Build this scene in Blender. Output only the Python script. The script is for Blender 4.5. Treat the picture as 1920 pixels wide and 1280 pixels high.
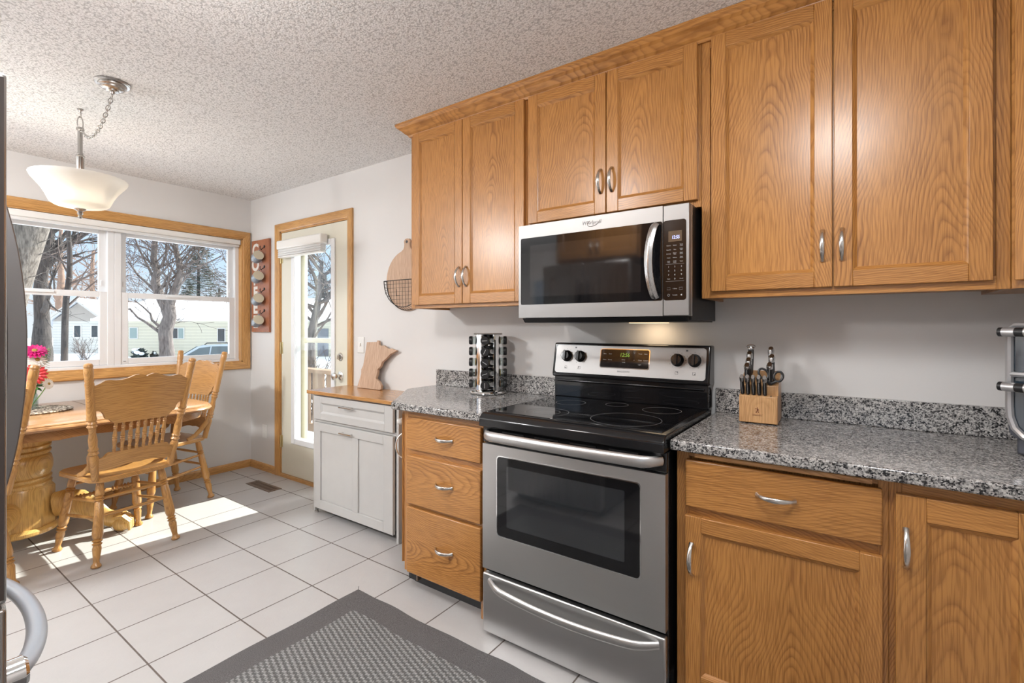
import bpy, bmesh, math, random
from math import pi, sin, cos, radians as R
from mathutils import Vector, Matrix, noise as mnoise

for _o in list(bpy.data.objects):
    bpy.data.objects.remove(_o)
SC = bpy.context.scene
COL = SC.collection

# ---------------------------------------------------------------- camera
cd = bpy.data.cameras.new('camera')
cam = bpy.data.objects.new('camera', cd)
COL.objects.link(cam)
cam.location = (4.548, -2.261, 1.2824)
cam.rotation_euler = (pi / 2, 0, R(35.281))
cd.sensor_width = 36.0
cd.lens = 17.06
cd.shift_y = -0.0146
cd.clip_start = 0.02
cd.clip_end = 400
SC.camera = cam

# ---------------------------------------------------------------- exposure
SC.view_settings.view_transform = 'Standard'
SC.view_settings.look = 'None'
SC.view_settings.gamma = 1.0
SC.view_settings.use_curve_mapping = False
SC.view_settings.exposure = 0.12

# ---------------------------------------------------------------- sky
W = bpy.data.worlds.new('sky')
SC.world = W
W.use_nodes = True
_n = W.node_tree.nodes
_l = W.node_tree.links
_n.clear()
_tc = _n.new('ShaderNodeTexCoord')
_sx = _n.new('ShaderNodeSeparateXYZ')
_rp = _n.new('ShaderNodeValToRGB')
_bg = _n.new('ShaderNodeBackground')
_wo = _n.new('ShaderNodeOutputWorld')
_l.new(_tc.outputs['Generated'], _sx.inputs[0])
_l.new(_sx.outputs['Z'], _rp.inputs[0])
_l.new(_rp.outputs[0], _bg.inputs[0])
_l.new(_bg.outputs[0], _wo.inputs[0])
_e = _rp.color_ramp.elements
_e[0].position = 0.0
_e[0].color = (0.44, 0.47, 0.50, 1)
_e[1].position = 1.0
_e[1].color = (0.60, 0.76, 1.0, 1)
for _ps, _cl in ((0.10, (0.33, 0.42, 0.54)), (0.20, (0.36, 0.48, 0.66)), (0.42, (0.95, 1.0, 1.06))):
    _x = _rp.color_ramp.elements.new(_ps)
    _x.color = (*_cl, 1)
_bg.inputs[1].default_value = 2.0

# ---------------------------------------------------------------- lights
def add_light(name, kind, loc, energy, color=(1, 1, 1), size=None, size_y=None, rot=None, angle=None, shape=None, radius=None, spread=None):
    ld = bpy.data.lights.new(name, kind)
    ld.energy = energy
    ld.color = color
    if kind == 'AREA':
        ld.shape = shape or ('RECTANGLE' if size_y else 'DISK')
        ld.size = size
        if size_y: ld.size_y = size_y
        if spread: ld.spread = spread
    if kind == 'SUN' and angle: ld.angle = angle
    if kind in ('POINT', 'SPOT') and radius is not None: ld.shadow_soft_size = radius
    o = bpy.data.objects.new(name, ld)
    COL.objects.link(o)
    o.location = loc
    if rot: o.rotation_euler = rot
    return o

_sd = Vector((-0.10, -1.0, -0.66)).normalized()
sun = add_light('sun', 'SUN', (-3, 14, 10), 13.0, (1.0, 0.96, 0.89), angle=R(0.6))
sun.rotation_euler = _sd.to_track_quat('-Z', 'Y').to_euler()
KITCHEN_LAMP = (4.47, -1.55)      # flush ceiling light, above and outside the frame
PASSAGE_FILL = (3.05, -1.92)  # added ceiling fixture, unseen, fills the dining side with light
FAMILY_FILL = (1.05, -3.15)  # another added unseen fixture, brightens the dining walls
for _nm, (_x, _y), _pa, _pp in (('kitchen_lamp', KITCHEN_LAMP, 9, 13), ('passage_fill', PASSAGE_FILL, 12, 15), ('family_room_fill', FAMILY_FILL, 52, 72)):
    add_light(_nm + '_glow', 'AREA', (_x, _y, 2.315), _pa, (0.975, 0.985, 0.995), 0.42)
    add_light(_nm + '_spill', 'POINT', (_x, _y, 2.24), _pp, (0.975, 0.985, 0.995), radius=0.10)
for _nm, _loc, _sx, _sy, _rot in (('dining_window_portal', (-0.14, -0.995, 1.52), 1.84, 1.12, (R(90), 0, R(-90))),
                                  ('added_window_portal', (4.55, -2.98, 1.60), 1.1, 0.9, (R(90), 0, 0)),
                                  ('family_window_portal', (1.1, -5.16, 1.4), 1.5, 1.3, (R(90), 0, 0)),
                                  ('door_portal', (0.98, 0.155, 1.1), 0.9, 2.0, (R(90), 0, R(180)))):
    _p = add_light(_nm, 'AREA', _loc, 1.0, size=_sx, size_y=_sy, rot=_rot)
    _p.data.cycles.is_portal = True

# ================================================================ helpers
class MB:
    def __init__(s):
        s.v = []; s.f = []; s.m = []
    def add(s, vs, fs, mi=0, M=None):
        b = len(s.v)
        if M is not None: vs = [M @ Vector(p) for p in vs]
        s.v.extend([tuple(p) for p in vs])
        for f in fs:
            s.f.append([i + b for i in f]); s.m.append(mi)
        return s
    def box(s, x0, x1, y0, y1, z0, z1, mi=0, M=None):
        vs = [(x, y, z) for x in (x0, x1) for y in (y0, y1) for z in (z0, z1)]
        fs = [(0, 1, 3, 2), (4, 6, 7, 5), (0, 4, 5, 1), (2, 3, 7, 6), (0, 2, 6, 4), (1, 5, 7, 3)]
        return s.add(vs, fs, mi, M)
    def prism(s, poly, h0, h1, plane='xy', mi=0, M=None, fn=None, side=None):
        mp = {'xy': lambda a, b, h: (a, b, h), 'xz': lambda a, b, h: (a, h, b), 'yz': lambda a, b, h: (h, a, b)}[plane]
        n = len(poly)
        vs = [mp(a, b, h0) for a, b in poly] + [mp(a, b, h1) for a, b in poly]
        if fn: vs = [fn(*p) for p in vs]
        s.add(vs, [list(range(n)), list(range(2 * n - 1, n - 1, -1))], mi, M)
        b = len(s.v) - 2 * n
        for i in range(n):
            j = (i + 1) % n
            s.f.append([b + i, b + j, b + n + j, b + n + i]); s.m.append(mi if side is None else side)
        return s
    def lathe(s, prof, c=(0, 0, 0), seg=24, mi=0, M=None, ph=0.0, flute=None):
        vs = []; rings = []
        for r, z in prof:
            if r < 1e-6:
                rings.append([len(vs)]); vs.append((c[0], c[1], c[2] + z))
            else:
                rg = []
                for k in range(seg):
                    a = 2 * pi * k / seg + ph
                    rr = r * (1 + (flute * cos(k * pi) if flute else 0))
                    rg.append(len(vs)); vs.append((c[0] + rr * cos(a), c[1] + rr * sin(a), c[2] + z))
                rings.append(rg)
        fs = []
        for a, b in zip(rings[:-1], rings[1:]):
            if len(a) == 1 and len(b) == 1: continue
            for k in range(seg):
                k2 = (k + 1) % seg
                if len(a) == 1: fs.append((a[0], b[k2], b[k]))
                elif len(b) == 1: fs.append((a[k], a[k2], b[0]))
                else: fs.append((a[k], a[k2], b[k2], b[k]))
        if len(rings[0]) > 1: fs.append(rings[0][::-1])
        if len(rings[-1]) > 1: fs.append(rings[-1])
        return s.add(vs, fs, mi, M)
    def tube(s, pts, r, seg=8, mi=0, closed=False, M=None, flat=None, up=None):
        P = [Vector(p) for p in pts]; n = len(P)
        if not hasattr(r, '__len__'): r = [r] * n
        T = []
        for i in range(n):
            if closed: t = P[(i + 1) % n] - P[i - 1]
            elif i == 0: t = P[1] - P[0]
            elif i == n - 1: t = P[-1] - P[-2]
            else: t = P[i + 1] - P[i - 1]
            T.append(t.normalized() if t.length > 1e-9 else Vector((0, 0, 1)))
        u = Vector(up) if up else (Vector((0, 0, 1)) if abs(T[0].z) < 0.9 else Vector((1, 0, 0)))
        vs = []
        for i in range(n):
            if up: u = Vector(up)
            u = (u - T[i] * u.dot(T[i]))
            u = u.normalized() if u.length > 1e-6 else T[i].orthogonal().normalized()
            w = T[i].cross(u)
            fa, fb = flat if flat else (1, 1)
            for k in range(seg):
                a = 2 * pi * k / seg
                vs.append(P[i] + u * (r[i] * fa * cos(a)) + w * (r[i] * fb * sin(a)))
        fs = []
        m = n if closed else n - 1
        for i in range(m):
            i2 = (i + 1) % n
            for k in range(seg):
                k2 = (k + 1) % seg
                fs.append((i * seg + k, i * seg + k2, i2 * seg + k2, i2 * seg + k))
        if not closed:
            fs.append(tuple(range(seg))[::-1]); fs.append(tuple(range((n - 1) * seg, n * seg)))
        return s.add(vs, fs, mi, M)
    def ball(s, c, r, seg=12, rings=8, mi=0, M=None):
        rx, ry, rz = r if hasattr(r, '__len__') else (r, r, r)
        vs = [(c[0], c[1], c[2] + rz)]
        for i in range(1, rings):
            t = pi * i / rings
            for k in range(seg):
                a = 2 * pi * k / seg
                vs.append((c[0] + rx * sin(t) * cos(a), c[1] + ry * sin(t) * sin(a), c[2] + rz * cos(t)))
        vs.append((c[0], c[1], c[2] - rz))
        fs = [(0, 1 + k, 1 + (k + 1) % seg) for k in range(seg)]
        for i in range(rings - 2):
            for k in range(seg):
                k2 = (k + 1) % seg; a = 1 + i * seg
                fs.append((a + k, a + seg + k, a + seg + k2, a + k2))
        L = len(vs) - 1; a = 1 + (rings - 2) * seg
        fs += [(a + k, L, a + (k + 1) % seg) for k in range(seg)]
        return s.add(vs, fs, mi, M)
    def obj(s, name, mats, parent=None, bevel=0, smooth=True, loc=None, rot=None, ang=38, seg=2, recalc=True):
        me = bpy.data.meshes.new(name)
        me.from_pydata(s.v, [], s.f)
        if not isinstance(mats, (list, tuple)): mats = [mats]
        for m in mats: me.materials.append(m)
        me.polygons.foreach_set('material_index', s.m)
        if recalc:
            bm = bmesh.new(); bm.from_mesh(me)
            bmesh.ops.recalc_face_normals(bm, faces=bm.faces)
            bm.to_mesh(me); bm.free()
        me.update()
        if smooth:
            me.shade_smooth(); me.set_sharp_from_angle(angle=R(ang))
        o = bpy.data.objects.new(name, me)
        COL.objects.link(o)
        if parent: o.parent = parent
        if loc: o.location = loc
        if rot: o.rotation_euler = rot
        if bevel:
            b = o.modifiers.new('bevel', 'BEVEL'); b.width = bevel; b.segments = seg
            b.limit_method = 'ANGLE'; b.angle_limit = R(40); b.harden_normals = False
        return o

def tag(o, label=None, cat=None, group=None, kind=None):
    if label: o['label'] = label
    if cat: o['category'] = cat
    if group: o['group'] = group
    if kind: o['kind'] = kind
    return o

def thing(name, label, cat, loc=(0, 0, 0), rz=0, group=None, kind=None, rot=None):
    o = bpy.data.objects.new(name, None)
    o.empty_display_size = 0.05
    COL.objects.link(o)
    o.location = loc
    o.rotation_euler = rot if rot else (0, 0, rz)
    return tag(o, label, cat, group, kind)

def dup(root, loc=None, rz=None, label=None, rot=None):
    r = root.copy(); COL.objects.link(r)
    if loc is not None: r.location = loc
    if rz is not None: r.rotation_euler = (0, 0, rz)
    if rot is not None: r.rotation_euler = rot
    if label: r['label'] = label
    for ch in list(root.children):
        c = ch.copy(); COL.objects.link(c); c.parent = r
        for g in list(ch.children):
            d = g.copy(); COL.objects.link(d); d.parent = c
    return r

def text(name, s, size, mat, parent, loc, rot=(pi / 2, 0, 0), ext=0.0006, align='CENTER', shear=0.0, sx=1.0, spacing=1.0, bold=0.0):
    cu = bpy.data.curves.new(name, 'FONT')
    cu.body = s; cu.size = size; cu.extrude = ext; cu.align_x = align; cu.align_y = 'CENTER'; cu.shear = shear; cu.offset = bold; cu.offset = bold
    cu.space_character = spacing
    t = bpy.data.objects.new('tmp', cu); COL.objects.link(t)
    dg = bpy.context.evaluated_depsgraph_get()
    me = bpy.data.meshes.new_from_object(t.evaluated_get(dg))
    bpy.data.objects.remove(t); bpy.data.curves.remove(cu)
    me.name = name
    me.materials.clear(); me.materials.append(mat)
    o = bpy.data.objects.new(name, me); COL.objects.link(o)
    o.parent = parent; o.location = loc; o.rotation_euler = rot; o.scale = (sx, 1, 1)
    return o

def rrect(x0, x1, y0, y1, r, n=5):
    out = []
    for cx, cy, a0 in ((x1 - r, y1 - r, 0), (x0 + r, y1 - r, 90), (x0 + r, y0 + r, 180), (x1 - r, y0 + r, 270)):
        for i in range(n + 1):
            a = R(a0 + 90 * i / n); out.append((cx + r * cos(a), cy + r * sin(a)))
    return out

# ================================================================ materials
def mat(name):
    m = bpy.data.materials.new(name); m.use_nodes = True
    nt = m.node_tree
    return m, nt, nt.nodes['Principled BSDF']

def N(nt, t, **kw):
    n = nt.nodes.new(t)
    for k, v in kw.items():
        if k == 'op': n.operation = v
        else: n.inputs[int(k[1:])].default_value = v
    return n

def mth(nt, op, a, b=None, c=None, clamp=False):
    n = nt.nodes.new('ShaderNodeMath'); n.operation = op; n.use_clamp = clamp
    for i, x in enumerate((a, b, c)):
        if x is None: continue
        if isinstance(x, (int, float)): n.inputs[i].default_value = x
        else: nt.links.new(x, n.inputs[i])
    return n.outputs[0]

def comb(nt, x, y, z):
    n = nt.nodes.new('ShaderNodeCombineXYZ')
    for i, v in enumerate((x, y, z)):
        if isinstance(v, (int, float)): n.inputs[i].default_value = v
        else: nt.links.new(v, n.inputs[i])
    return n.outputs[0]

def nz(nt, vec, scale, detail=3, rough=0.5, out=0):
    n = nt.nodes.new('ShaderNodeTexNoise')
    n.inputs['Scale'].default_value = scale; n.inputs['Detail'].default_value = detail; n.inputs['Roughness'].default_value = rough
    nt.links.new(vec, n.inputs['Vector'])
    return n.outputs[out]

def ramp(nt, fac, stops):
    n = nt.nodes.new('ShaderNodeValToRGB')
    e = n.color_ramp.elements
    while len(e) < len(stops): e.new(0.5)
    for q, (p, c) in zip(e, stops):
        q.position = p; q.color = (*c, 1) if len(c) == 3 else c
    nt.links.new(fac, n.inputs[0])
    return n.outputs[0]

def mixc(nt, fac, a, b, mode='MIX'):
    n = nt.nodes.new('ShaderNodeMix'); n.data_type = 'RGBA'; n.blend_type = mode
    for i, x in ((0, fac), (6, a), (7, b)):
        if isinstance(x, (int, float)): n.inputs[i].default_value = x
        elif isinstance(x, tuple): n.inputs[i].default_value = (*x, 1)
        else: nt.links.new(x, n.inputs[i])
    return n.outputs[2]

def bump(nt, bsdf, h, strength=0.3, dist=0.01):
    b = nt.nodes.new('ShaderNodeBump'); b.inputs['Strength'].default_value = strength; b.inputs['Distance'].default_value = dist
    nt.links.new(h, b.inputs['Height']); nt.links.new(b.outputs[0], bsdf.inputs['Normal'])

def plain(name, c, rough=0.5, metal=0.0, spec=0.5, var=0.06, scale=6.0, emit=None, es=0, bmp=0, bscale=80, coat=0):
    m, nt, b = mat(name)
    tc = nt.nodes.new('ShaderNodeTexCoord').outputs['Object']
    f = nz(nt, tc, scale, 4)
    col = mixc(nt, f, tuple(x * (1 - var) for x in c), tuple(min(1, x * (1 + var)) for x in c))
    nt.links.new(col, b.inputs['Base Color'])
    b.inputs['Roughness'].default_value = rough; b.inputs['Metallic'].default_value = metal
    b.inputs['Specular IOR Level'].default_value = spec
    if coat: b.inputs['Coat Weight'].default_value = coat; b.inputs['Coat Roughness'].default_value = 0.15
    if emit:
        b.inputs['Emission Color'].default_value = (*emit, 1); b.inputs['Emission Strength'].default_value = es
    if bmp: bump(nt, b, nz(nt, tc, bscale, 5), bmp, 0.004)
    return m

def oak(name, axis='z', light=(0.515, 0.242, 0.066), dark=(0.275, 0.108, 0.027), rough=0.32, F=17.0, K=7.5, c=0.05, coat=0.2):
    m, nt, b = mat(name)
    tc = nt.nodes.new('ShaderNodeTexCoord').outputs['Object']
    sp = nt.nodes.new('ShaderNodeSeparateXYZ'); nt.links.new(tc, sp.inputs[0])
    X, Y, Z = sp.outputs
    rnd = nt.nodes.new('ShaderNodeObjectInfo').outputs['Random']
    if axis == 'z': u = mth(nt, 'ADD', X, mth(nt, 'MULTIPLY', Y, 0.8)); w = Z
    elif axis == 'x': u = mth(nt, 'ADD', Z, mth(nt, 'MULTIPLY', Y, 0.8)); w = X
    else: u = mth(nt, 'ADD', X, mth(nt, 'MULTIPLY', Z, 0.8)); w = Y
    seed = mth(nt, 'MULTIPLY', rnd, 37.0)
    n1 = nz(nt, comb(nt, mth(nt, 'MULTIPLY', u, 4), mth(nt, 'MULTIPLY', w, 1.3), seed), 1.0, 1.5)
    u2 = mth(nt, 'ADD', mth(nt, 'ADD', u, mth(nt, 'MULTIPLY', mth(nt, 'SUBTRACT', n1, 0.5), 0.17)), mth(nt, 'MULTIPLY', mth(nt, 'SUBTRACT', rnd, 0.5), 0.20))
    hyp = mth(nt, 'SUBTRACT', mth(nt, 'SQRT', mth(nt, 'ADD', mth(nt, 'MULTIPLY', u2, u2), c * c)), c)
    n2 = nz(nt, comb(nt, mth(nt, 'MULTIPLY', u, 60), mth(nt, 'MULTIPLY', w, 5), seed), 1.0, 2)
    n4 = nz(nt, comb(nt, mth(nt, 'MULTIPLY', u, 2), mth(nt, 'MULTIPLY', w, 3.0), mth(nt, 'ADD', seed, 3)), 1.0, 2)
    r = mth(nt, 'ADD', mth(nt, 'MULTIPLY', mth(nt, 'ADD', w, mth(nt, 'MULTIPLY', hyp, K)), F), mth(nt, 'ADD', mth(nt, 'MULTIPLY', n2, 0.5), mth(nt, 'MULTIPLY', n4, 9.0)))
    fr = mth(nt, 'FRACT', mth(nt, 'ADD', r, seed))
    mid = lambda k: tuple(d * k + l * (1 - k) for d, l in zip(dark, light))
    ring0 = ramp(nt, fr, [(0.0, mid(0.9)), (0.16, mid(0.5)), (0.45, mid(0.05)), (0.82, tuple(x * 1.03 for x in light)), (0.97, mid(0.5)), (1.0, mid(0.9))])
    n5 = nz(nt, comb(nt, mth(nt, 'MULTIPLY', u, 9), mth(nt, 'MULTIPLY', w, 1.5), mth(nt, 'ADD', seed, 9)), 1.0, 2)
    ring = mixc(nt, ramp(nt, n5, [(0.35, (0.35, 0.35, 0.35)), (0.62, (1, 1, 1))]), light, ring0)
    pores = nz(nt, comb(nt, mth(nt, 'MULTIPLY', u, 330), mth(nt, 'MULTIPLY', w, 11), seed), 1.0, 2)
    pf = ramp(nt, pores, [(0.40, (0.70, 0.64, 0.58)), (0.54, (1, 1, 1))])
    col = mixc(nt, 0.8, ring, pf, 'MULTIPLY')
    n3 = nz(nt, comb(nt, mth(nt, 'MULTIPLY', u, 3), mth(nt, 'MULTIPLY', w, 0.9), mth(nt, 'ADD', seed, 5)), 1.0, 2)
    tone = ramp(nt, n3, [(0.3, (0.90, 0.88, 0.85)), (0.7, (1.06, 1.05, 1.04))])
    col = mixc(nt, 1.0, col, tone, 'MULTIPLY')
    nt.links.new(col, b.inputs['Base Color'])
    b.inputs['Roughness'].default_value = rough
    b.inputs['Coat Weight'].default_value = coat; b.inputs['Coat Roughness'].default_value = 0.22
    bump(nt, b, pores, 0.06, 0.001)
    return m

OAKZ = oak('oak_vertical_grain', 'z'); OAKX = oak('oak_horizontal_grain', 'x'); OAKY = oak('oak_depth_grain', 'y')
OAKP = oak('oak_panel', 'z', light=(0.505, 0.237, 0.064), F=15, K=7.0)
OAKE = oak('oak_edge_tone', 'z', light=(0.47, 0.225, 0.075))  # slightly duller oak tone for the toe bracket
TRZ = oak('trim_oak_vertical', 'z', (0.62, 0.345, 0.12), (0.45, 0.215, 0.065)); TRX = oak('trim_oak_x', 'x', (0.62, 0.345, 0.12), (0.45, 0.215, 0.065)); TRY = oak('trim_oak_y', 'y', (0.62, 0.345, 0.12), (0.45, 0.215, 0.065))
_cl, _cdk = (0.56, 0.30, 0.095), (0.40, 0.185, 0.052)
CHZ = oak('chair_oak_z', 'z', _cl, _cdk, coat=0.4); CHX = oak('chair_oak_x', 'x', _cl, _cdk, coat=0.4); CHY = oak('chair_oak_y', 'y', _cl, _cdk, coat=0.4)
TABY = oak('table_oak', 'y', (0.43, 0.235, 0.105), (0.30, 0.15, 0.06), rough=0.22, coat=0.5); TABX = oak('table_oak_x', 'x', (0.46, 0.24, 0.085), (0.33, 0.15, 0.045)); PEDZ = oak('pedestal_oak', 'z', (0.72, 0.45, 0.145), (0.68, 0.41, 0.125), coat=0.3, F=6)
BAMBOO = oak('maple_block', 'z', (0.60, 0.35, 0.16), (0.48, 0.25, 0.10), F=8, K=20)
BEECH = oak('beech_board', 'z', (0.60, 0.42, 0.30), (0.50, 0.33, 0.22), rough=0.5, F=8, K=20, coat=0.0)
CEDAR = oak('red_brown_plank', 'z', (0.42, 0.16, 0.08), (0.24, 0.075, 0.035), rough=0.45)
BOARDTOP = oak('cabinet_top_wood', 'x', (0.58, 0.30, 0.11), (0.40, 0.18, 0.055), rough=0.25, coat=0.5)

def granite():
    m, nt, b = mat('speckled_granite')
    tc = nt.nodes.new('ShaderNodeTexCoord').outputs['Object']
    v = nt.nodes.new('ShaderNodeTexVoronoi'); v.inputs['Scale'].default_value = 260
    nt.links.new(tc, v.inputs['Vector'])
    sp = nt.nodes.new('ShaderNodeSeparateColor'); nt.links.new(v.outputs['Color'], sp.inputs[0])
    big = nz(nt, tc, 75, 4, 0.6)
    f = mth(nt, 'ADD', mth(nt, 'MULTIPLY', sp.outputs[0], 0.55), mth(nt, 'MULTIPLY', mth(nt, 'SUBTRACT', big, 0.28), 1.0))
    col = ramp(nt, f, [(0.26, (0.018, 0.018, 0.02)), (0.34, (0.085, 0.083, 0.083)), (0.44, (0.22, 0.213, 0.208)), (0.56, (0.36, 0.348, 0.336)), (0.78, (0.56, 0.54, 0.52))])
    nt.links.new(col, b.inputs['Base Color'])
    b.inputs['Roughness'].default_value = 0.12
    return m
GRANITE = granite()

def steel(name, c=(0.60, 0.595, 0.59), rough=0.27, axis='x', strength=0.10):
    m, nt, b = mat(name)
    tc = nt.nodes.new('ShaderNodeTexCoord').outputs['Object']
    mp = nt.nodes.new('ShaderNodeMapping'); nt.links.new(tc, mp.inputs[0])
    mp.inputs['Scale'].default_value = {'x': (3, 900, 900), 'z': (900, 900, 3), 'y': (900, 3, 900)}[axis]
    f = nz(nt, mp.outputs[0], 1.0, 3)
    nt.links.new(mixc(nt, f, tuple(x * 0.975 for x in c), tuple(min(1, x * 1.02) for x in c)), b.inputs['Base Color'])
    b.inputs['Metallic'].default_value = 1.0
    nt.links.new(mth(nt, 'ADD', mth(nt, 'MULTIPLY', f, strength), rough - strength / 2), b.inputs['Roughness'])
    b.inputs['Anisotropic'].default_value = 0.4
    return m
STEEL = steel('brushed_steel', (0.62, 0.615, 0.61), 0.37); STEELV = steel('brushed_steel_vertical', axis='z')
STEELM = steel('microwave_steel', (0.33, 0.325, 0.32), 0.45)
NICKEL = steel('satin_nickel', (0.66, 0.64, 0.61), 0.25, 'z', 0.04)
CHROME = plain('polished_chrome', (0.80, 0.80, 0.80), 0.06, 1.0, var=0.02)
DKSTEEL = steel('fridge_steel', (0.52, 0.51, 0.50), 0.28, 'z')
BLACKG = plain('black_glass', (0.006, 0.006, 0.007), 0.05, spec=0.55, var=0.02)
BLACKP = plain('black_enamel', (0.010, 0.010, 0.011), 0.16, spec=0.5, var=0.02)
BLACKM = plain('black_plastic', (0.014, 0.014, 0.015), 0.38)
DARKG = plain('dark_oven_window', (0.022, 0.024, 0.027), 0.05, spec=1.0, var=0.02)
GREYMARK = plain('grey_printed_marking', (0.32, 0.32, 0.33), 0.5)
WHITEMARK = plain('pale_printed_marking', (0.55, 0.55, 0.55), 0.5)
DARKMARK = plain('dark_printed_marking', (0.05, 0.05, 0.055), 0.5)
WALLM = plain('wall_paint', (0.71, 0.695, 0.68), 0.6, var=0.015, bmp=0.06, bscale=130, spec=0.3)
WHITEP = plain('white_vinyl', (0.80, 0.81, 0.82), 0.35, var=0.02)
WHITET = plain('white_plastic', (0.80, 0.79, 0.76), 0.35, var=0.02)
CREAM = plain('cream_door_paint', (0.72, 0.69, 0.58), 0.4, var=0.02)
GREYW = plain('pale_grey_cabinet_paint', (0.53, 0.52, 0.505), 0.35, var=0.04, scale=14)
BRASS = plain('worn_brass', (0.60, 0.50, 0.27), 0.35, 0.9)
FABRIC = plain('blind_fabric', (0.74, 0.74, 0.73), 0.85, var=0.04, bmp=0.2, bscale=300)
SNOW = plain('snow', (0.86, 0.88, 0.92), 0.8, var=0.03, scale=0.7, bmp=0.4, bscale=3)

def glassm(name='window_glass', tint=(0.97, 0.985, 0.98), refl=0.06):
    m, nt, b = mat(name)
    nt.nodes.remove(b)
    t = nt.nodes.new('ShaderNodeBsdfTransparent'); t.inputs[0].default_value = (*tint, 1)
    g = nt.nodes.new('ShaderNodeBsdfGlossy'); g.inputs['Roughness'].default_value = 0.01
    mx = nt.nodes.new('ShaderNodeMixShader')
    ge = nt.nodes.new('ShaderNodeNewGeometry')
    dt = nt.nodes.new('ShaderNodeVectorMath'); dt.operation = 'DOT_PRODUCT'
    nt.links.new(ge.outputs['Normal'], dt.inputs[0]); nt.links.new(ge.outputs['Incoming'], dt.inputs[1])
    inv = mth(nt, 'SUBTRACT', 1.0, mth(nt, 'ABSOLUTE', dt.outputs['Value']), clamp=True)
    nt.links.new(mth(nt, 'ADD', 0.025, mth(nt, 'MULTIPLY', mth(nt, 'POWER', inv, 5.0), 0.7)), mx.inputs[0])
    nt.links.new(t.outputs[0], mx.inputs[1]); nt.links.new(g.outputs[0], mx.inputs[2])
    nt.links.new(mx.outputs[0], nt.nodes['Material Output'].inputs[0])
    return m
GLASS = glassm()
JARGLASS = glassm('jar_glass', (0.82, 0.87, 0.86))

# ================================================================ the room
CZ = 2.44
def struct(name, m, mats, label, cat, bevel=0, **kw):
    o = m.obj(name, mats, None, bevel, **kw)
    return tag(o, label, cat, kind='structure')

def floor_mat():
    m, nt, b = mat('ceramic_floor_tile')
    tc = nt.nodes.new('ShaderNodeTexCoord').outputs['Object']
    sp = nt.nodes.new('ShaderNodeSeparateXYZ'); nt.links.new(tc, sp.inputs[0])
    P = 0.3412
    fx = mth(nt, 'DIVIDE', mth(nt, 'SUBTRACT', sp.outputs[0], 2.012 - 20 * P), P)
    fy = mth(nt, 'DIVIDE', mth(nt, 'SUBTRACT', sp.outputs[1], -1.213 - 20 * P), P)
    ax = mth(nt, 'ABSOLUTE', mth(nt, 'SUBTRACT', mth(nt, 'FRACT', mth(nt, 'ADD', fx, 0.5)), 0.5))
    ay = mth(nt, 'ABSOLUTE', mth(nt, 'SUBTRACT', mth(nt, 'FRACT', mth(nt, 'ADD', fy, 0.5)), 0.5))
    d = mth(nt, 'MULTIPLY', mth(nt, 'MINIMUM', ax, ay), P)
    wob = mth(nt, 'MULTIPLY', mth(nt, 'SUBTRACT', nz(nt, tc, 60, 2), 0.5), 0.0012)
    g = ramp(nt, mth(nt, 'MULTIPLY', mth(nt, 'ADD', d, wob), 100.0), [(0.26, (0, 0, 0)), (0.36, (1, 1, 1))])
    wn = nt.nodes.new('ShaderNodeTexWhiteNoise')
    nt.links.new(comb(nt, mth(nt, 'FLOOR', fx), mth(nt, 'FLOOR', fy), 0), wn.inputs['Vector'])
    warp = nz(nt, tc, 7, 6, 0.65)
    c1 = mixc(nt, warp, (0.465, 0.45, 0.44), (0.53, 0.515, 0.505))
    c1 = mixc(nt, wn.outputs['Value'], c1, mixc(nt, 1.0, c1, (0.965, 0.96, 0.965), 'MULTIPLY'))
    col = mixc(nt, g, (0.125, 0.098, 0.085), c1)
    nt.links.new(col, b.inputs['Base Color'])
    nt.links.new(mth(nt, 'SUBTRACT', 0.75, mth(nt, 'MULTIPLY', g, 0.43)), b.inputs['Roughness'])
    slate = nz(nt, tc, 11, 8, 0.62)
    ridge = mth(nt, 'ABSOLUTE', mth(nt, 'SUBTRACT', slate, 0.5))
    h = mth(nt, 'ADD', mth(nt, 'MULTIPLY', g, 0.6), mth(nt, 'MULTIPLY', mth(nt, 'MINIMUM', ridge, 0.05), 2.2))
    bump(nt, b, h, 0.35, 0.004)
    return m
struct('floor', MB().box(-0.15, 5.70, -5.15, 0.15, -0.12, 0.0), floor_mat(), 'white square ceramic tile floor with dark grout lines', 'floor', smooth=False)

def popcorn():
    m, nt, b = mat('popcorn_ceiling')
    tc = nt.nodes.new('ShaderNodeTexCoord').outputs['Object']
    v = nt.nodes.new('ShaderNodeTexVoronoi'); v.inputs['Scale'].default_value = 130; v.feature = 'SMOOTH_F1'; v.inputs['Smoothness'].default_value = 0.3
    nt.links.new(tc, v.inputs['Vector'])
    n1 = nz(nt, tc, 150, 3, 0.6)
    h = mth(nt, 'ADD', mth(nt, 'SUBTRACT', 1.0, v.outputs['Distance']), mth(nt, 'MULTIPLY', n1, 1.4))
    col = ramp(nt, h, [(0.45, (0.60, 0.59, 0.575)), (0.7, (0.80, 0.79, 0.775))])
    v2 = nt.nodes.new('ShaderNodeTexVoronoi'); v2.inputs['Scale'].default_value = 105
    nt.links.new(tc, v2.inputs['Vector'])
    gap_shade = mth(nt, 'ADD', v2.outputs['Distance'], mth(nt, 'MULTIPLY', n1, 0.5))  # darker between lumps: shade of the relief painted into the colour
    nt.links.new(ramp(nt, gap_shade, [(0.74, (0.85, 0.85, 0.85)), (1.04, (0.60, 0.60, 0.60))]), b.inputs['Base Color'])
    b.inputs['Roughness'].default_value = 0.9; b.inputs['Specular IOR Level'].default_value = 0.1
    bump(nt, b, h, 0.42, 0.007)
    return m
struct('ceiling', MB().box(-0.15, 5.70, -5.15, 0.15, CZ, CZ + 0.12), popcorn(), 'white popcorn textured ceiling', 'ceiling', smooth=False)

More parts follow.
